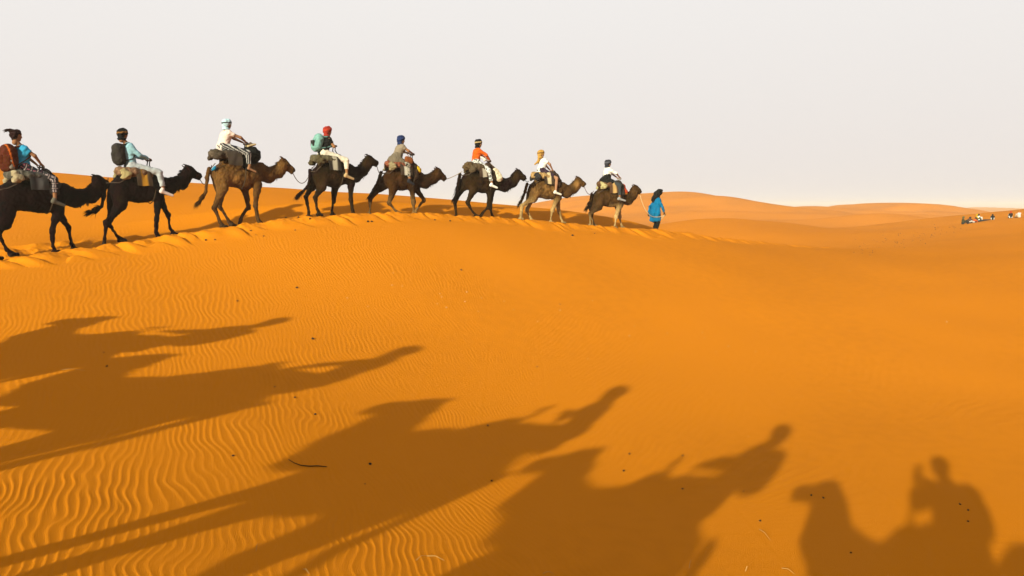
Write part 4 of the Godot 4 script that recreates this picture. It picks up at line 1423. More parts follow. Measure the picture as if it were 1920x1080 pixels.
# a rucksack on the back between shoulder and hip
func backpack_shapes(j: Dictionary, size: Vector3, main: Color, trim: Color, pocket: Color) -> Dictionary:
	var out := {}
	var sho: Vector3 = j.sho
	var hip: Vector3 = j.hip
	var sp := (sho - hip).normalized()
	var bk := Vector3(-sp.y, sp.x, 0)
	var c: Vector3 = sho + bk * (0.14 + size.x * 0.5) - sp * (size.y * 0.5 - 0.03)
	var b := []
	var r := size.x * 0.5
	for s in [-1.0, 1.0]:
		b.append([c + sp * (size.y * 0.5 - r) + Vector3(0, 0, s * (size.z * 0.5 - r)) - bk * 0.03, c - sp * (size.y * 0.5 - r) + Vector3(0, 0, s * (size.z * 0.5 - r)), r * 0.88, r * 1.02, 1.0, 1, 0.1])
	b.append([c + sp * (size.y * 0.3), c - sp * (size.y * 0.3), r, r * 1.05, 1.3, 1, 0.1])
	out.bag = nets(b, 0.018, 0.06, func(p: Vector3, _n: Vector3) -> Color:
		var q := p - c
		var v := q.dot(sp) / size.y
		var w := q.dot(bk) / size.x
		if absf(w - 0.02 - v * 0.35) < 0.045: return trim * DYE
		return main * DYE * (1.0 + 0.25 * n_fine.get_noise_3dv(p * 4.0)))
	roughen(out.bag, fold_noise, 0.016, Vector3(8, 8, 8))
	out.front_pocket = nets([[c + bk * (r * 0.85) + sp * 0.02 + Vector3(0, 0, -size.z * 0.2), c + bk * (r * 0.85) + sp * 0.02 + Vector3(0, 0, size.z * 0.2), r * 0.42, r * 0.42], [c + bk * (r * 0.8) - sp * size.y * 0.22 + Vector3(0, 0, -size.z * 0.2), c + bk * (r * 0.8) - sp * size.y * 0.22 + Vector3(0, 0, size.z * 0.2), r * 0.45, r * 0.45]], 0.016, 0.12, nice(main * 0.8))
	out.side_pocket = nets([[c - sp * size.y * 0.12 + Vector3(0, 0, size.z * 0.5 - 0.02), c - sp * size.y * 0.36 + Vector3(0, 0, size.z * 0.5 - 0.02), r * 0.45, r * 0.5]], 0.016, 0.05, nice(pocket))
	out.straps = []
	for s in [-1.0, 1.0]:
		var t := Shape.new()
		t.tube([c + sp * (size.y * 0.42) - bk * r * 0.7 + Vector3(0, 0, s * 0.09), sho + Vector3(-0.02, 0.055, s * 0.105), sho - bk * 0.105 - sp * 0.07 + Vector3(0, 0, s * 0.125), sho - bk * 0.11 - sp * 0.2 + Vector3(0, 0, s * 0.15), hip + sp * 0.16 + Vector3(0, 0, s * 0.165), c - sp * (size.y * 0.36) - bk * r * 0.6 + Vector3(0, 0, s * 0.12)], [0.022, 0.024, 0.026, 0.024, 0.014, 0.014], (trim if trim.r < 0.3 else main * 0.7) * DYE, 6)
		out.straps.append(t)
	out.centre = c
	return out

func place_backpack(g: Dictionary, at: Vector3, yaw: float, label: String) -> Node3D:
	var c: Vector3 = g.centre
	var t := thing("backpack", label, "backpack", at + Basis(Vector3.UP, yaw) * c, yaw)
	for k in ["bag", "front_pocket", "side_pocket"]:
		part(k, g[k].mesh(), vert_mat(), t).position = -c
	for s in g.straps: part("strap", s.mesh(), vert_mat(), t).position = -c
	return t

func loose(called: String, label: String, category: String, s: Shape, at: Vector3, yaw: float, base: Vector3, inner: String) -> Node3D:
	var t := thing(called, label, category, at + Basis(Vector3.UP, yaw) * base, yaw)
	part(inner, s.mesh(), vert_mat(), t).position = -base
	return t

func rope(label: String, a: Vector3, b: Vector3, sag: float, col: Color, r := 0.011) -> void:
	var base := (a + b) * 0.5
	var p := []
	for q in 17:
		var u := q / 16.0
		p.append(a.lerp(b, u) - Vector3(0, sag * 4.0 * u * (1.0 - u), 0) - base)
	var s := Shape.new()
	s.tube(p, ringr(17, r), col, 6)
	var o := MeshInstance3D.new()
	o.name = numbered("lead_rope")
	o.mesh = s.mesh()
	o.material_override = vert_mat()
	o.position = base
	setup(o, label, "rope", "lead ropes between the camels")
	add_child(o, true)

# ------------------------------------------------------------------ the caravan
const CAMEL_LABELS := [
	"black brown camel at the left edge of the photo, hindquarters cut off by the frame",
	"near black camel second from the left, carrying the rider in the pale blue shirt",
	"mid brown woolly camel carrying the bulging black bag and straw hat",
	"dark brown camel with a pale throat, carrying the rider with the red headscarf",
	"chestnut camel with pale lower forelegs, one foreleg lifted, carrying the rider in navy headscarf",
	"dark brown camel under the rider in the orange top, forelegs crossing",
	"tan camel with cream legs, under the rider in white shirt and dark shorts",
	"small brown camel with pale cream forelegs leading the string behind the blue robed guide",
]
const RIDER_LABELS := [
	"rider with tied dark hair, turquoise shirt and patterned trousers, on the leftmost camel",
	"rider in pale blue shirt and grey jeans with a dark headwrap, on the second camel",
	"rider in pale pink shirt and striped trousers with light blue headscarf, barefoot",
	"rider with red headscarf, black shirt and cream trousers looking at their hands",
	"rider with navy headscarf and taupe shirt over grey patterned trousers",
	"rider in orange long sleeved top and black and white spotted trousers, black headscarf",
	"rider in white shirt and dark purple shorts with golden headscarf",
	"rider with dark grey headscarf, white top and black cloth wrapped round the hips",
]
const SADDLE_LABELS := [
	"saddle with cream folded blanket and dark grey flap on the leftmost camel",
	"saddle with yellow striped brown blanket on the second black camel",
	"plain brown saddle blanket under the rider in striped trousers",
	"dark saddle with black steel grips under the rider in cream trousers",
	"saddle with red brown pad and patterned cream roll on the chestnut camel",
	"brown saddle blanket under the rider in the orange top",
	"saddle with checked straw coloured pad on the tan camel",
	"saddle with pale yellow folded blanket and light steel grip on the front camel",
]

var rigs := []
func build_figures() -> void:
	make_shared_shapes()
	var made := []
	made.resize(8)
	var job := func(n: int) -> void:
		var c: Dictionary = CAMELS[n]
		var root: Vector3 = roots[n]
		root.y = ground(root.x, -root.z)
		var yaw := yaw_of(n)
		var g := camel_shape(c, root, yaw, 0.024)
		var j := rider_joints(c, RIDERS[n])
		made[n] = [root, yaw, g, j, person_shapes(j, RIDERS[n], 0.0165), saddle_shapes(g, j, TACK[n], n)]
	var id := WorkerThreadPool.add_group_task(job, 8)
	WorkerThreadPool.wait_for_group_task_completion(id)
	for n in 8:
		var m: Array = made[n]
		var rig := []
		rig.append(place_camel(CAMELS[n], m[2], m[0], m[1], CAMEL_LABELS[n], "camels of the front string"))
		var hip: Vector3 = m[3].hip
		var seat := hip - Vector3(0, 0.14, 0)
		rig.append(place_saddle(m[5], m[0], m[1], Vector3(hip.x, m[2].back, 0), SADDLE_LABELS[n], "saddles of the front string"))
		rig.append(place_person(m[4], m[0], m[1], seat, RIDER_LABELS[n], "riders of the front string"))
		rigs.append([rig, m[0], m[1], m[3], m[2]])
	add_luggage()
	add_ropes()
	add_guide()
	add_near_string()

func yaw_of(n: int) -> float:
	var px: float = CAMELS[n].crop[0] + CAMELS[n].o[0] / CAMELS[n].crop[2]
	return deg_to_rad(CAMELS[n].turn) - atan((px - 960.0) / FOCAL)

func local_point(n: int, x: float, y: float, z: float) -> Vector3:
	return pose_of(CAMELS[n]).at(x, y, z)

func add_luggage() -> void:
	var r: Array = rigs[0]
	var b := backpack_shapes(r[3], Vector3(0.30, 0.55, 0.34), Color(0.085, 0.018, 0.008), Color(0.55, 0.11, 0.01), Color(0.26, 0.22, 0.18))
	r[0].append(place_backpack(b, r[1], r[2], "maroon and orange hiking backpack on the rider of the leftmost camel"))
	r = rigs[1]
	b = backpack_shapes(r[3], Vector3(0.24, 0.48, 0.30), Color(0.035, 0.028, 0.026), Color(0.02, 0.017, 0.016), Color(0.03, 0.025, 0.022))
	r[0].append(place_backpack(b, r[1], r[2], "dark grey backpack on the rider in the pale blue shirt"))
	r = rigs[3]
	b = backpack_shapes(r[3], Vector3(0.23, 0.46, 0.28), Color(0.19, 0.37, 0.335), Color(0.15, 0.31, 0.28), Color(0.14, 0.27, 0.24))
	var c: Vector3 = b.centre
	r[0].append(place_backpack(b, r[1], r[2], "mint green backpack on the rider with the red headscarf"))
	var patch := BoxMesh.new()
	patch.size = Vector3(0.03, 0.17, 0.19)
	part("black_panel", patch, cloth_mat(Color(0.012, 0.012, 0.012)), r[0][-1]).position = Vector3(-0.165, -0.03, 0.02)
	# round black bag on the pommel of the third camel, a straw hat on top of it
	r = rigs[2]
	var p := local_point(2, 515, 375, 0.02)
	var s := nets([[p + Vector3(-0.05, 0.05, 0), p + Vector3(0.02, -0.06, 0), 0.19, 0.20, 1.0], [p + Vector3(0.05, 0.02, 0.05), p + Vector3(0.04, -0.1, 0.0), 0.16, 0.15]], 0.022, 0.08, nice(Color(0.011, 0.011, 0.012)))
	roughen(s, fold_noise, 0.03, Vector3(6, 6, 6))
	r[0].append(loose("travel_bag", "bulging black bag on the pommel of the third camel", "bag", s, r[1], r[2], p - Vector3(0, 0.24, 0), "bag"))
	p = local_point(2, 505, 297, 0.03)
	s = nets([[p + Vector3(-0.10, -0.025, 0), p + Vector3(0.10, 0.035, 0), 0.035, 0.035, 4.0], [p + Vector3(0, 0.03, 0), p + Vector3(0, 0.05, 0), 0.06, 0.05]], 0.016, 0.03, nice(Color(0.55, 0.40, 0.22)))
	r[0].append(loose("straw_hat", "flat straw hat lying on the bulging black bag", "hat", s, r[1], r[2], p, "crown"))
	# blue cord bundle hanging on the third camel's rump strap
	p = local_point(2, 170, 520, 0.20)
	s = nets([[p + Vector3(0.03, 0.05, 0), p, 0.03, 0.04], [p, p + Vector3(-0.04, -0.03, 0), 0.045, 0.03]], 0.014, 0.03, Color(0.01, 0.10, 0.18))
	loose("blue_cord", "knot of blue cord hanging from the rump strap of the third camel", "cord", s, r[1], r[2], p, "knot")
	# brown shoulder bag and yellow bag on the fifth camel
	r = rigs[4]
	p = local_point(4, 452, 368, 0.30)
	s = nets([[p + Vector3(-0.06, 0.03, 0), p + Vector3(0.07, -0.01, 0), 0.075, 0.08, 0.7], [p + Vector3(-0.05, -0.05, 0), p + Vector3(0.08, -0.07, 0), 0.075, 0.07, 0.7]], 0.016, 0.05, nice(Color(0.22, 0.065, 0.02)))
	var sh: Vector3 = r[3].sho
	s.tube([p + Vector3(0.05, 0.06, 0), (p + sh) * 0.5 + Vector3(0.03, 0, 0.03), sh + Vector3(0.03, 0.03, 0.09), sh + Vector3(-0.11, -0.03, 0.0), p + Vector3(-0.3, 0.15, -0.25)], ringr(5, 0.010), Color(0.08, 0.04, 0.02), 5)
	r[0].append(loose("shoulder_bag", "brown leather shoulder bag of the rider with the navy headscarf", "bag", s, r[1], r[2], p, "pouch"))
	p = local_point(4, 568, 462, 0.10)
	s = nets([[p + Vector3(-0.07, 0.10, 0), p + Vector3(0.04, -0.06, 0.03), 0.06, 0.10, 1.2], [p + Vector3(-0.02, 0.0, 0.05), p + Vector3(0.06, -0.08, 0.05), 0.07, 0.07, 1.0]], 0.016, 0.04, nice(Color(0.62, 0.40, 0.02)))
	roughen(s, fold_noise, 0.03, Vector3(9, 9, 9))
	r[0].append(loose("yellow_bag", "bright yellow bag hanging before the saddle of the chestnut camel", "bag", s, r[1], r[2], p, "sack"))
	# cream tote on the sixth camel
	r = rigs[5]
	p = local_point(5, 535, 485, 0.20)
	s = nets([[p + Vector3(-0.10, 0.14, 0), p + Vector3(0.06, -0.12, 0.03), 0.085, 0.12, 0.7, 1, 0.05], [p + Vector3(-0.02, 0.10, 0), p + Vector3(-0.02, -0.14, 0.03), 0.07, 0.09, 0.7, 1, 0.05]], 0.018, 0.05, nice(Color(0.68, 0.58, 0.42), 0.25))
	roughen(s, fold_noise, 0.03, Vector3(7, 7, 7))
	var hn: Vector3 = r[3].hand
	s.tube([p + Vector3(-0.10, 0.18, 0.02), hn + Vector3(-0.02, -0.06, 0.08), p + Vector3(-0.02, 0.18, -0.02)], [0.012, 0.012, 0.012], Color(0.24, 0.2, 0.16), 5)
	r[0].append(loose("tote_bag", "cream cloth tote bag hanging before the rider in the orange top", "bag", s, r[1], r[2], p, "sack"))
	p = local_point(5, 415, 330, 0.12)
	s = nets([[local_point(5, 345, 285, 0.16), local_point(5, 385, 315, 0.19), 0.03, 0.045], [local_point(5, 385, 315, 0.19), local_point(5, 440, 325, 0.12), 0.045, 0.03]], 0.016, 0.03, nice(Color(0.70, 0.66, 0.60)))
	roughen(s, fold_noise, 0.02, Vector3(9, 9, 9))
	loose("white_scarf", "white scarf bunched in the lap of the rider in orange", "scarf", s, r[1], r[2], p, "cloth")
	# bundle behind the sixth rider
	p = local_point(5, 212, 388, 0.0)
	s = nets([[p + Vector3(-0.04, -0.04, -0.12), p + Vector3(-0.02, 0.0, 0.16), 0.12, 0.13], [p + Vector3(0.1, 0.02, 0.1), p + Vector3(0.12, -0.05, 0.1), 0.10, 0.10]], 0.02, 0.06, nice(Color(0.10, 0.062, 0.03), 0.5, 6.0))
	roughen(s, fold_noise, 0.05, Vector3(7, 7, 7))
	loose("bundle", "lumpy brown bundle tied behind the rider in orange", "bundle", s, r[1], r[2], p, "sack")
	# dark camera bag behind the seventh rider
	p = local_point(6, 238, 362, 0.14)
	s = nets([[p + Vector3(-0.05, 0, 0), p + Vector3(0.06, 0.01, 0), 0.06, 0.06]], 0.016, 0.03, nice(Color(0.02, 0.016, 0.015)))
	loose("small_bag", "small dark bag at the back of the tan camel's saddle", "bag", s, r[1], r[2], p, "pouch")
	# red and orange bag before the eighth rider
	r = rigs[7]
	p = local_point(7, 553, 450, 0.12)
	s = nets([[p + Vector3(-0.08, 0.15, 0), p + Vector3(0.05, -0.12, 0.02), 0.07, 0.105, 0.8, 1, 0.05], [p + Vector3(-0.02, 0.12, 0), p + Vector3(-0.04, -0.1, 0.02), 0.06, 0.08, 0.8, 1, 0.05]], 0.016, 0.05, func(q: Vector3, _n: Vector3) -> Color: return Color(0.27, 0.13, 0.02) if q.y < p.y - 0.15 else Color(0.21, 0.024, 0.007) * (1.0 + 0.3 * n_fine.get_noise_3dv(q * 5.0)))
	roughen(s, fold_noise, 0.02, Vector3(8, 8, 8))
	r[0].append(loose("red_bag", "red and orange bag hanging before the saddle of the front camel", "bag", s, r[1], r[2], p, "sack"))

func world(n: int, p: Vector3) -> Vector3:
	return rigs[n][1] + Basis(Vector3.UP, rigs[n][2]) * p

func add_ropes() -> void:
	var sags := [0.05, 0.32, 0.40, 0.22, 0.03, 0.04, 0.22]
	var cols := [Color(0.03, 0.022, 0.018), Color(0.03, 0.022, 0.018), Color(0.05, 0.035, 0.025), Color(0.05, 0.035, 0.025), Color(0.2, 0.15, 0.09), Color(0.02, 0.09, 0.13), Color(0.1, 0.035, 0.03)]
	var marks := ["leftmost", "second", "woolly third", "pale throated dark", "chestnut", "orange top rider's", "tan"]
	for n in 7:
		var g: Dictionary = rigs[n][4]
		var o: Dictionary = rigs[n + 1][4]
		var a := world(n, g.nose - g.head_dir * 0.05 + g.head_down * 0.07)
		var b := world(n + 1, o.tail + Vector3(0.06, 0.10, 0.02))
		rope("lead rope from the %s camel's muzzle to the rump ahead" % marks[n], a, b, sags[n], cols[n])

func add_guide() -> void:
	var c := {"crop": [1090.0, 290.0, 7.2], "o": [1000, 1018], "f": 30.2, "turn": 20.0}
	var st := {"head": [1022, 512], "sho": [1012, 590], "hip": [995, 765], "elb": [1052, 690], "hand": [1092, 792], "elb2": [945, 690], "hand2": [922, 800], "knee": [1020, 890], "ank": [1000, 985], "toe": [1026, 1008], "knee2": [1016, 892], "ank2": [988, 990], "toe2": [1010, 1014],
		"kz": 0.09, "az": 0.09, "ez": 0.25, "skin": Color(0.09, 0.042, 0.022), "shirt": Color(0.006, 0.14, 0.30), "sleeve": 1.85, "pants": "plain", "pcol": Color(0.012, 0.012, 0.013), "plen": 0.98, "shoes": Color(0.015, 0.014, 0.014), "scarf": Color(0.010, 0.010, 0.011), "hz": 0.2, "hem": 0.1}
	var root := guide_at
	root.y = ground(root.x, -root.z)
	var yaw := deg_to_rad(20.0) - atan((1229.5 - 960.0) / FOCAL)
	var j := rider_joints(c, st)
	var g := person_shapes(j, st, 0.0165)
	var p := pose_of(c)
	var hip: Vector3 = j.hip
	var sho: Vector3 = j.sho
	# the blue robe flares to mid shin, its back hem blown out behind
	var w := []
	w.append([sho + Vector3(0, -0.06, -0.08), hip + Vector3(-0.02, 0, -0.09), 0.135, 0.175, 1.0, 1, 0.09])
	w.append([sho + Vector3(0, -0.06, 0.08), hip + Vector3(-0.02, 0, 0.09), 0.135, 0.175, 1.0, 1, 0.09])
	w.append([hip + Vector3(-0.03, 0.0, -0.06), p.at(1000, 882) + Vector3(0, 0, -0.08), 0.18, 0.15, 1.0, 1, 0.09, 1])
	w.append([hip + Vector3(-0.03, 0.0, 0.06), p.at(1000, 882) + Vector3(0, 0, 0.08), 0.18, 0.15, 1.0, 1, 0.09, 1])
	w.append([hip + Vector3(-0.08, -0.02, 0), p.at(945, 858), 0.15, 0.085, 1.5, 1, 0.07])
	w.append([p.at(960, 850), p.at(928, 862), 0.07, 0.03, 3.0, 1, 0.04])
	var blue: Color = st.shirt
	g.robe = nets(w, 0.018, 0.06, nice(blue, 0.12))
	roughen(g.robe, fold_noise, 0.05, Vector3(7.0, 2.2, 7.0))
	# black turban with the loose cloth falling on the back
	var f := []
	f.append([p.at(1040, 492), p.at(1010, 520), 0.12, 0.125, 1.0])
	f.append([p.at(1070, 474), p.at(1035, 488), 0.04, 0.10, 1.3])
	f.append([p.at(1005, 520), p.at(968, 590), 0.12, 0.10, 1.15])
	f.append([p.at(968, 580), p.at(962, 620), 0.085, 0.045, 1.3])
	f.append([p.at(1000, 545), p.at(1010, 570), 0.09, 0.10, 1.2])
	g.headscarf = nets(f, 0.0135, 0.05, nice(Color(0.010, 0.010, 0.011), 0.3))
	roughen(g.headscarf, fold_noise, 0.022, Vector3(9, 12, 9))
	place_person(g, root, yaw, Vector3.ZERO, "guide on foot in bright blue robe and black turban, leading the front camel")
	# the lead rope sags from the camel to his hands, its end trailing behind
	var hands := [root + Basis(Vector3.UP, yaw) * (j.hand2 + Vector3(-0.0, -0.03, -0.1)), root + Basis(Vector3.UP, yaw) * (j.hand + Vector3(0.0, 0.0, 0.22))]
	var gg: Dictionary = rigs[7][4]
	var a := world(7, gg.nose - gg.head_dir * 0.05 + gg.head_down * 0.08)
	var base: Vector3 = (a + hands[1]) * 0.5
	var pt := []
	var low: Vector3 = root + Basis(Vector3.UP, yaw) * (p.at(935, 822, 0.28))
	for q in 13:
		var u := q / 12.0
		pt.append(a.lerp(low, u) - Vector3(0, 0.30 * 4.0 * u * (1.0 - u) * (1.0 - 0.35 * u), 0) - base)
	for q in range(1, 7):
		var u := q / 6.0
		pt.append(low.lerp(hands[1] + Vector3(0, -0.03, 0), u) - Vector3(0, 0.03 * sin(u * PI), 0) - base)
	var s := Shape.new()
	s.tube(pt, ringr(pt.size(), 0.011), Color(0.36, 0.28, 0.17), 6)
	s.tube([hands[1] - base, root + Basis(Vector3.UP, yaw) * p.at(1060, 835, 0.24) - base, root + Basis(Vector3.UP, yaw) * p.at(1038, 850, 0.24) - base], [0.009, 0.012, 0.016], Color(0.27, 0.2, 0.115), 6)
	var o := MeshInstance3D.new()
	o.name = numbered("lead_rope")
	o.mesh = s.mesh()
	o.material_override = vert_mat()
	o.position = base
	setup(o, "pale rope sagging from the front camel to the hand of the blue robed guide", "rope", "lead ropes between the camels")
	add_child(o, true)

# ------------------------------------------------------------------ the near string: animals outside the picture whose shadows fall into it
func copy_rig(n: int, at: Vector3, yaw: float, size: float, labels: Array) -> void:
	var from := Transform3D(Basis(Vector3.UP, rigs[n][2]), rigs[n][1])
	var to := Transform3D(Basis(Vector3.UP, yaw) * Basis.from_scale(Vector3.ONE * size), at)
	for k in labels.size():
		var o: Node3D = rigs[n][0][k]
		to.origin = at + to.basis.x * (0.3 if k < 2 else 0.0)
		var c: Node3D = o.duplicate()
		var base := String(o.name).rstrip("0123456789").trim_suffix("_")
		c.name = numbered(base)
		c.transform = to * from.affine_inverse() * o.transform
		c.set_meta("label", labels[k])
		c.set_meta("group", "near string outside the picture")
		add_child(c, true)

# where the shadow of each rider's head falls [pixel], heading in degrees (counted like rotation.y), copied from which camel
const NEAR := [[1470, 800, 138.0, 1, 1.22], [1166, 727, 132.0, 3, 1.3], [779, 651, 128.0, 5, 1.2], [533, 598, 122.0, 1, 1.0]]
func add_near_string() -> void:
	var away := ray(1722, 876).normalized()
	for k in NEAR.size():
		var e: Array = NEAR[k]
		var n: int = e[3]
		var yaw := deg_to_rad(e[2])
		var head: Vector3 = (rigs[n][3].head + Vector3(0, 0.12, 0)) * float(e[4])
		var spot := on_ground(e[0], e[1])
		var u := 1.0
		while u < 40.0:
			var q := spot - away * u
			if q.y - ground(q.x, -q.z) > head.y: break
			u += 0.02
		var at := spot - away * u - Basis(Vector3.UP, yaw) * Vector3(head.x, 0, 0)
		at.y = ground(at.x, -at.z)
		var which: String = ["first", "second", "third", "fourth"][k]
		copy_rig(n, at, yaw, e[4], ["camel walking %s ahead of the photographer, left of the frame" % which, "saddle on the camel %s ahead of the photographer" % which, "rider %s ahead of the photographer, left of the frame" % which] + (["backpack of the rider %s ahead of the photographer" % which] if n == 1 else []))
	add_photographer()

func add_photographer() -> void:
	var c := METRIC_CAMEL.duplicate()
	c.f = FOCAL * 1.04
	c.thick = 1.4
	var yaw := deg_to_rad(134.0)
	var st := {"head": [0.32, -2.70], "sho": [0.27, -2.42], "hip": [0.22, -1.93], "elb": [0.44, -2.25], "hand": [0.65, -1.98], "knee": [0.68, -1.74], "ank": [0.68, -1.33], "toe": [0.86, -1.22],
		"skin": Color(0.3, 0.14, 0.07), "shirt": Color(0.3, 0.3, 0.32), "sleeve": 1.6, "pants": "plain", "pcol": Color(0.1, 0.1, 0.12), "plen": 0.9, "shoes": Color(0.2, 0.2, 0.2), "scarf": Color(0.1, 0.1, 0.1), "wrap": Color(0.1, 0.1, 0.1), "wide": 1.3, "bulk": 1.8, "hz": 0.05}
	# the head stands behind the lens; the right hand holds it out
	var head_at := Vector3(0.13, EYE_Y + 0.13, 0.33)
	var b := Basis(Vector3.UP, yaw)
	var root := head_at - b * Vector3(0.32 * 1.04, 0, 0)
	root.y = head_at.y - 2.70 * 1.04
	var j := rider_joints(c, st)
	var inv := b.inverse()
	var lens: Vector3 = inv * (Vector3(0.0, EYE_Y - 0.02, 0.035) - root)
	j.hand2 = Vector3(lens.x, lens.y - 0.03, 0)
	j.elb2 = j.sho.lerp(j.hand2, 0.55) + Vector3(0.04, -0.24, 0)
	
	j.hand = j.hand2
	j.elb = j.elb2
	j.ez = 0.30
	var g := camel_shape(c, root, yaw, 0.04)
	place_camel(c, g, root, yaw, "camel that carries the photographer, behind the lens", "near string outside the picture")
	var ps := person_shapes(j, st, 0.022)
	place_person(ps, root, yaw, j.hip - Vector3(0, 0.14, 0), "photographer on a camel, holding a phone out before the face", "near string outside the picture")
	var sd := saddle_shapes(g, j, TACK[2], 9)
	place_saddle(sd, root, yaw, Vector3(j.hip.x, g.back, 0), "saddle under the photographer, behind the lens", "near string outside the picture")
	var bp := backpack_shapes(j, Vector3(0.30, 0.55, 0.36), Color(0.1, 0.1, 0.1), Color(0.1, 0.1, 0.1), Color(0.1, 0.1, 0.1))
	place_backpack(bp, root, yaw, "backpack worn by the photographer, behind the lens")
	var du := nets([[p_at(-0.42, 1.72, -0.25), p_at(-0.42, 1.72, 0.25), 0.24, 0.24], [p_at(-0.62, 1.62, -0.15), p_at(-0.62, 1.62, 0.15), 0.2, 0.2]], 0.04, 0.08, nice(Color(0.1, 0.08, 0.06)))
	loose("duffel_bag", "duffel bag tied behind the photographer, behind the lens", "bag", du, root, yaw, p_at(-0.45, 1.6, 0.0), "sack")
	var ph := BoxMesh.new()
	ph.size = Vector3(0.145, 0.072, 0.009)
	var t := thing("phone", "black phone held up by the photographer, just behind the lens", "phone", Vector3(0, EYE_Y, 0.012))
	part("case", ph, cloth_mat(Color(0.01, 0.01, 0.01), 0.4), t)

func p_at(x: float, y: float, z: float) -> Vector3:
	return Vector3(x, y, z) * 1.04

# ------------------------------------------------------------------ small things
const DARK_SPOTS := [[694, 871, 2.6], [591, 777, 2.0], [437, 855, 2.0], [922, 902, 2.0], [1169, 883, 2.2], [1180, 852, 1.8], [1280, 917, 1.8], [1280, 855, 1.5], [1394, 922, 1.5], [1521, 929, 2.2], [1544, 934, 2.2], [1595, 1037, 2.0], [1425, 977, 2.0], [1800, 946, 1.9], [1815, 957, 1.9], [1815, 978, 1.9], [553, 746, 1.8], [587, 636, 2.4], [200, 687, 1.8], [445, 565, 1.6], [557, 540, 2.0], [915, 799, 1.8], [684, 908, 1.3], [515, 726, 1.3], [195, 661, 1.2], [1007, 688, 1.2], [1050, 571, 1.2], [865, 507, 1.8]]
const TRAIL_SPOTS := [[386, 451, 1.8], [403, 450, 1.4], [470, 433, 1.4], [494, 443, 1.4], [581, 411, 2.0], [690, 416, 2.0], [697, 416, 1.8], [815, 413, 1.6], [844, 415, 1.8], [1073, 442, 1.8], [536, 409, 1.5], [560, 408, 1.5], [480, 441, 1.1], [553, 432, 1.2], [1115, 438, 1.2]]
const PALE_SPOTS := [[735, 535, 1.9], [754, 537, 1.4], [737, 512, 1.4], [825, 551, 1.5], [828, 557, 1.4], [875, 548, 1.9], [903, 559, 1.4], [872, 566, 1.6], [837, 577, 1.8], [820, 570, 1.4], [690, 575, 1.6], [651, 559, 1.8], [945, 565, 1.3], [963, 581, 1.3], [1008, 603, 1.5], [1111, 564, 1.3], [1050, 582, 1.5], [897, 584, 1.3], [1180, 630, 1.8], [1190, 612, 1.3], [1251, 625, 1.3], [1317, 624, 1.4], [1321, 634, 1.4], [1366, 650, 1.8], [1417, 660, 1.4], [1343, 660, 1.2], [1775, 604, 1.8], [1102, 673, 1.4], [1593, 733, 1.4], [1403, 819, 1.4], [1503, 744, 1.2]]
const STRAWS := [[480, 1034, 482, 1022, 0.9], [568, 1068, 580, 1078, 1.2], [780, 1052, 800, 1043, 1.2], [800, 1043, 833, 1052, 1.2], [1018, 1076, 1038, 1077, 1.3], [1424, 993, 1444, 1014, 1.0], [1292, 1066, 1294, 1080, 0.9], [1398, 1072, 1397, 1080, 0.8], [1466, 1066, 1490, 1078, 1.0], [115, 694, 160, 696, 1.3]]

const OWN_LABELS := {694: "largest dark dropping, alone in the broad camel shadow at the lower middle", 591: "dark dropping above the curved twig, in the camel shadow", 437: "dark dropping left of the curved twig, at the edge of lit ripples", 922: "dark dropping on lit ripples between the two middle camel shadows", 1521: "left one of two droppings side by side in the rightmost camel's shadow", 1544: "right one of two droppings side by side in the rightmost camel's shadow", 1595: "dark dropping low in the rightmost camel's shadow near the bottom edge", 587: "dark dropping on lit ripples right of the uppermost left shadow", 1169: "dark dropping at the upper edge of the camel shadow right of centre", 865: "dropping high on the lit slope below the camel line, near the middle", 690: "left one of a pair of droppings on the trail edge under the lifted foreleg", 697: "right one of a pair of droppings on the trail edge under the lifted foreleg", 1775: "lone pale pebble on the smooth right slope", 1366: "pale pebble cluster's rightmost stone near the middle right of the slope"}

func lump(seed_: int) -> ArrayMesh:
	var s := nets([[Vector3(-0.25, 0, 0), Vector3(0.25, 0.04, 0.08), 0.62, 0.55, 0.9]], 0.24, 0.2, Color(1, 1, 1))
	roughen(s, noise(seed_, 1.1), 0.35)
	return s.mesh()

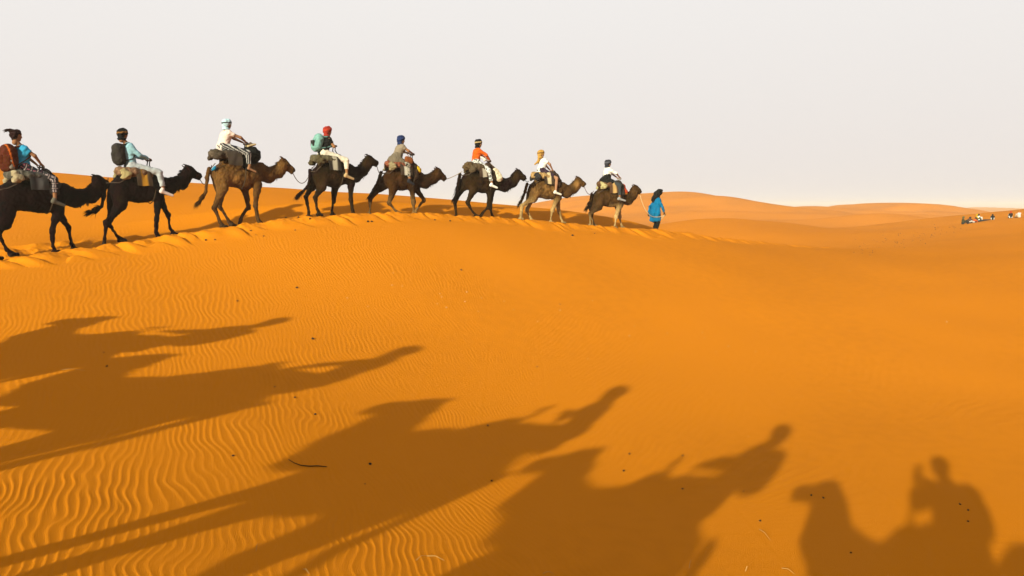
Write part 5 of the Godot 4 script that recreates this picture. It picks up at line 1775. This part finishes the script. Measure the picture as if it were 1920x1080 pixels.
func build_small_things() -> void:
	var lumps := [lump(3), lump(4), lump(5)]
	var rng := RandomNumberGenerator.new()
	rng.seed = 41
	var dark := cloth_mat(Color(0.007, 0.0055, 0.005), 0.8)
	var pale := cloth_mat(Color(0.24, 0.16, 0.075), 0.9)
	var sets := [[DARK_SPOTS, dark, "dropping", "small dark camel dropping lying on the open sand slope below the trail", "dropping", "droppings on the sand slope"], [TRAIL_SPOTS, dark, "dropping", "tiny dark dropping on the trodden edge of the camel trail", "dropping", "droppings along the trail"], [PALE_SPOTS, pale, "pebble", "pale pebble lying on the smooth sand of the bowl", "pebble", "pale pebbles on the sand"]]
	for e in sets:
		for q in e[0]:
			var at := on_ground(q[0], q[1])
			var size: float = q[2] * -at.z / FOCAL * (0.6 if e[2] == "pebble" else 1.0)
			var o := MeshInstance3D.new()
			o.name = numbered(e[2])
			o.mesh = lumps[rng.randi() % 3]
			o.material_override = e[1]
			o.position = at + Vector3(0, size * 0.45, 0)
			o.rotation = Vector3(rng.randf() * 6.0, rng.randf() * 6.0, 0)
			o.scale = Vector3.ONE * size * 1.5
			setup(o, OWN_LABELS.get(q[0], e[3]) if (e[2] == "dropping") == (q[0] != 1775 and q[0] != 1366) else e[3], e[4], e[5])
			add_child(o, true)
	for q in STRAWS:
		var a := on_ground(q[0], q[1])
		var b := on_ground(q[2], minf(q[3], 1079.0))
		if q[4] < 1.0: b = a + Vector3(0.02, absf(q[3] - q[1]) * -a.z / FOCAL * 1.2, 0)
		var s := Shape.new()
		var mid := (b - a) * 0.5 + Vector3(0, 0.03, 0)
		s.tube([Vector3(0, 0.005, 0), mid, b - a + Vector3(0, 0.008, 0)], [0.0028, 0.0024, 0.0012], Color(0.30, 0.19, 0.07), 5)
		var o := MeshInstance3D.new()
		o.name = numbered("dry_straw")
		o.mesh = s.mesh()
		o.material_override = vert_mat()
		o.position = a
		setup(o, "pale dry grass straw lying on the rippled sand in the foreground", "straw", "dry straws in the foreground")
		add_child(o, true)
	var tw := Shape.new()
	var line := []
	var t0 := on_ground(541, 863)
	for q in [[541, 863], [552, 870], [564, 874], [580, 875.5], [596, 875.5], [613, 876.5]]:
		line.append(on_ground(q[0], q[1]) - t0 + Vector3(0, 0.012, 0))
	tw.tube(line, [0.004, 0.005, 0.006, 0.007, 0.007, 0.005], Color(0.012, 0.008, 0.005), 6)
	var two := MeshInstance3D.new()
	two.name = "twig"
	two.mesh = tw.mesh()
	two.material_override = vert_mat()
	two.position = t0
	setup(two, "thin dark curved twig lying in the camel shadow on the rippled sand", "twig")
	add_child(two)
	# many tiny droppings and footprints' crumbs along the far rim
	var mm := MultiMesh.new()
	mm.transform_format = MultiMesh.TRANSFORM_3D
	mm.mesh = lumps[0]
	mm.instance_count = 90
	for k in 90:
		var u := rng.randf()
		var px := lerpf(1600.0, 1800.0, u) + rng.randfn(0, 14.0)
		var py := lerpf(470.0, 428.0, u) + rng.randfn(0, 7.0)
		var at := on_ground(px, py)
		mm.set_instance_transform(k, Transform3D(Basis.from_scale(Vector3.ONE * rng.randf_range(0.02, 0.05) * (-at.z / 60.0)), at + Vector3(0, 0.02, 0)))
	var mi := MultiMeshInstance3D.new()
	mi.name = "scattered_droppings"
	mi.multimesh = mm
	mi.material_override = dark
	setup(mi, "dark specks of droppings strewn along the far rim of the bowl", "droppings", "", "stuff")
	add_child(mi)
	add_far_people()

# people resting on the far slope: pixel, heading, colours [shirt, trousers, head], posture
const FAR := [
	[1805, 420.5, -20.0, [0.06, 0.05, 0.02], [0.03, 0.03, 0.03], [0.12, 0.10, 0.04], 0, "hunched person in olive clothes, first of the group on the far slope"],
	[1815.5, 419.0, 30.0, [0.10, 0.045, 0.03], [0.05, 0.03, 0.03], [0.04, 0.02, 0.02], 1, "person in brown bending forward beside the olive clothed one on the far slope"],
	[1824.0, 418.0, 200.0, [0.55, 0.09, 0.01], [0.6, 0.55, 0.5], [0.05, 0.02, 0.02], 2, "person in orange lying back on the far slope"],
	[1830.5, 414.0, -30.0, [0.62, 0.36, 0.0], [0.02, 0.02, 0.02], [0.50, 0.30, 0.0], 0, "person in yellow sitting upright on the far slope"],
	[1834.0, 413.5, 10.0, [0.8, 0.77, 0.72], [0.75, 0.7, 0.65], [0.02, 0.015, 0.012], 0, "dark haired person in white sitting beside the one in yellow"],
	[1861.0, 412.0, 60.0, [0.012, 0.012, 0.014], [0.7, 0.68, 0.64], [0.012, 0.01, 0.01], 1, "black clothed person hunched alone on the far slope"],
	[1895.0, 408.8, 70.0, [0.02, 0.015, 0.015], [0.75, 0.7, 0.65], [0.45, 0.05, 0.015], 0, "person with red head covering and pale shorts on the far slope"],
	[1911.0, 407.8, 90.0, [0.80, 0.56, 0.56], [0.6, 0.45, 0.3], [0.40, 0.14, 0.03], 0, "person in pale pink, rightmost of those on the far slope"],
]
func color(a: Array) -> Color:
	return Color(a[0], a[1], a[2])

func add_far_people() -> void:
	for e in FAR:
		var at := on_ground(e[0], e[1])
		var j := {"hip": Vector3(0, 0.13, 0), "sho": Vector3(0.02, 0.60, 0), "head": Vector3(0.06, 0.80, 0), "elb": Vector3(0.2, 0.36, 0), "hand": Vector3(0.42, 0.42, 0), "knee": Vector3(0.42, 0.46, 0), "ank": Vector3(0.55, 0.08, 0), "toe": Vector3(0.74, 0.03, 0), "kz": 0.14, "az": 0.12, "ez": 0.22}
		if e[6] == 1:
			j.sho = Vector3(0.22, 0.52, 0); j.head = Vector3(0.36, 0.64, 0); j.elb = Vector3(0.38, 0.34, 0); j.hand = Vector3(0.52, 0.16, 0)
		elif e[6] == 2:
			j.sho = Vector3(-0.36, 0.36, 0); j.head = Vector3(-0.48, 0.52, 0); j.elb = Vector3(-0.50, 0.14, 0); j.hand = Vector3(-0.44, 0.05, 0); j.knee = Vector3(0.40, 0.22, 0); j.ank = Vector3(0.80, 0.09, 0); j.toe = Vector3(0.9, 0.2, 0)
		var st := {"skin": Color(0.3, 0.14, 0.07), "shirt": color(e[3]), "sleeve": 1.7, "pants": "plain", "pcol": color(e[4]), "plen": 0.9, "shoes": Color(0.05, 0.04, 0.04), "scarf": color(e[5]), "hz": 0.1}
		var g := person_shapes(j, st, 0.03)
		place_person(g, at, deg_to_rad(e[2]), Vector3.ZERO, e[7], "people resting on the far slope").scale = Vector3.ONE * 0.78
	var at := on_ground(1836, 415.5)
	var rows := []
	for a in 5:
		var l := []
		for b in 5:
			var x: float = at.x - 1.1 + a * 0.5
			var f: float = -at.z - 0.6 + b * 0.35
			l.append(Vector3(x, ground(x, f) + 0.06 + 0.02 * sin(a * 3.0 + b), -f) - at)
		rows.append(l)
	var s := Shape.new()
	s.sheet(rows, 0.03, func(_u: float, _w: float) -> Color: return Color(0.012, 0.012, 0.013))
	var o := MeshInstance3D.new()
	o.name = "blanket"
	o.mesh = s.mesh()
	o.material_override = vert_mat()
	o.position = at
	setup(o, "black blanket spread on the sand under the person in white", "blanket")
	add_child(o)
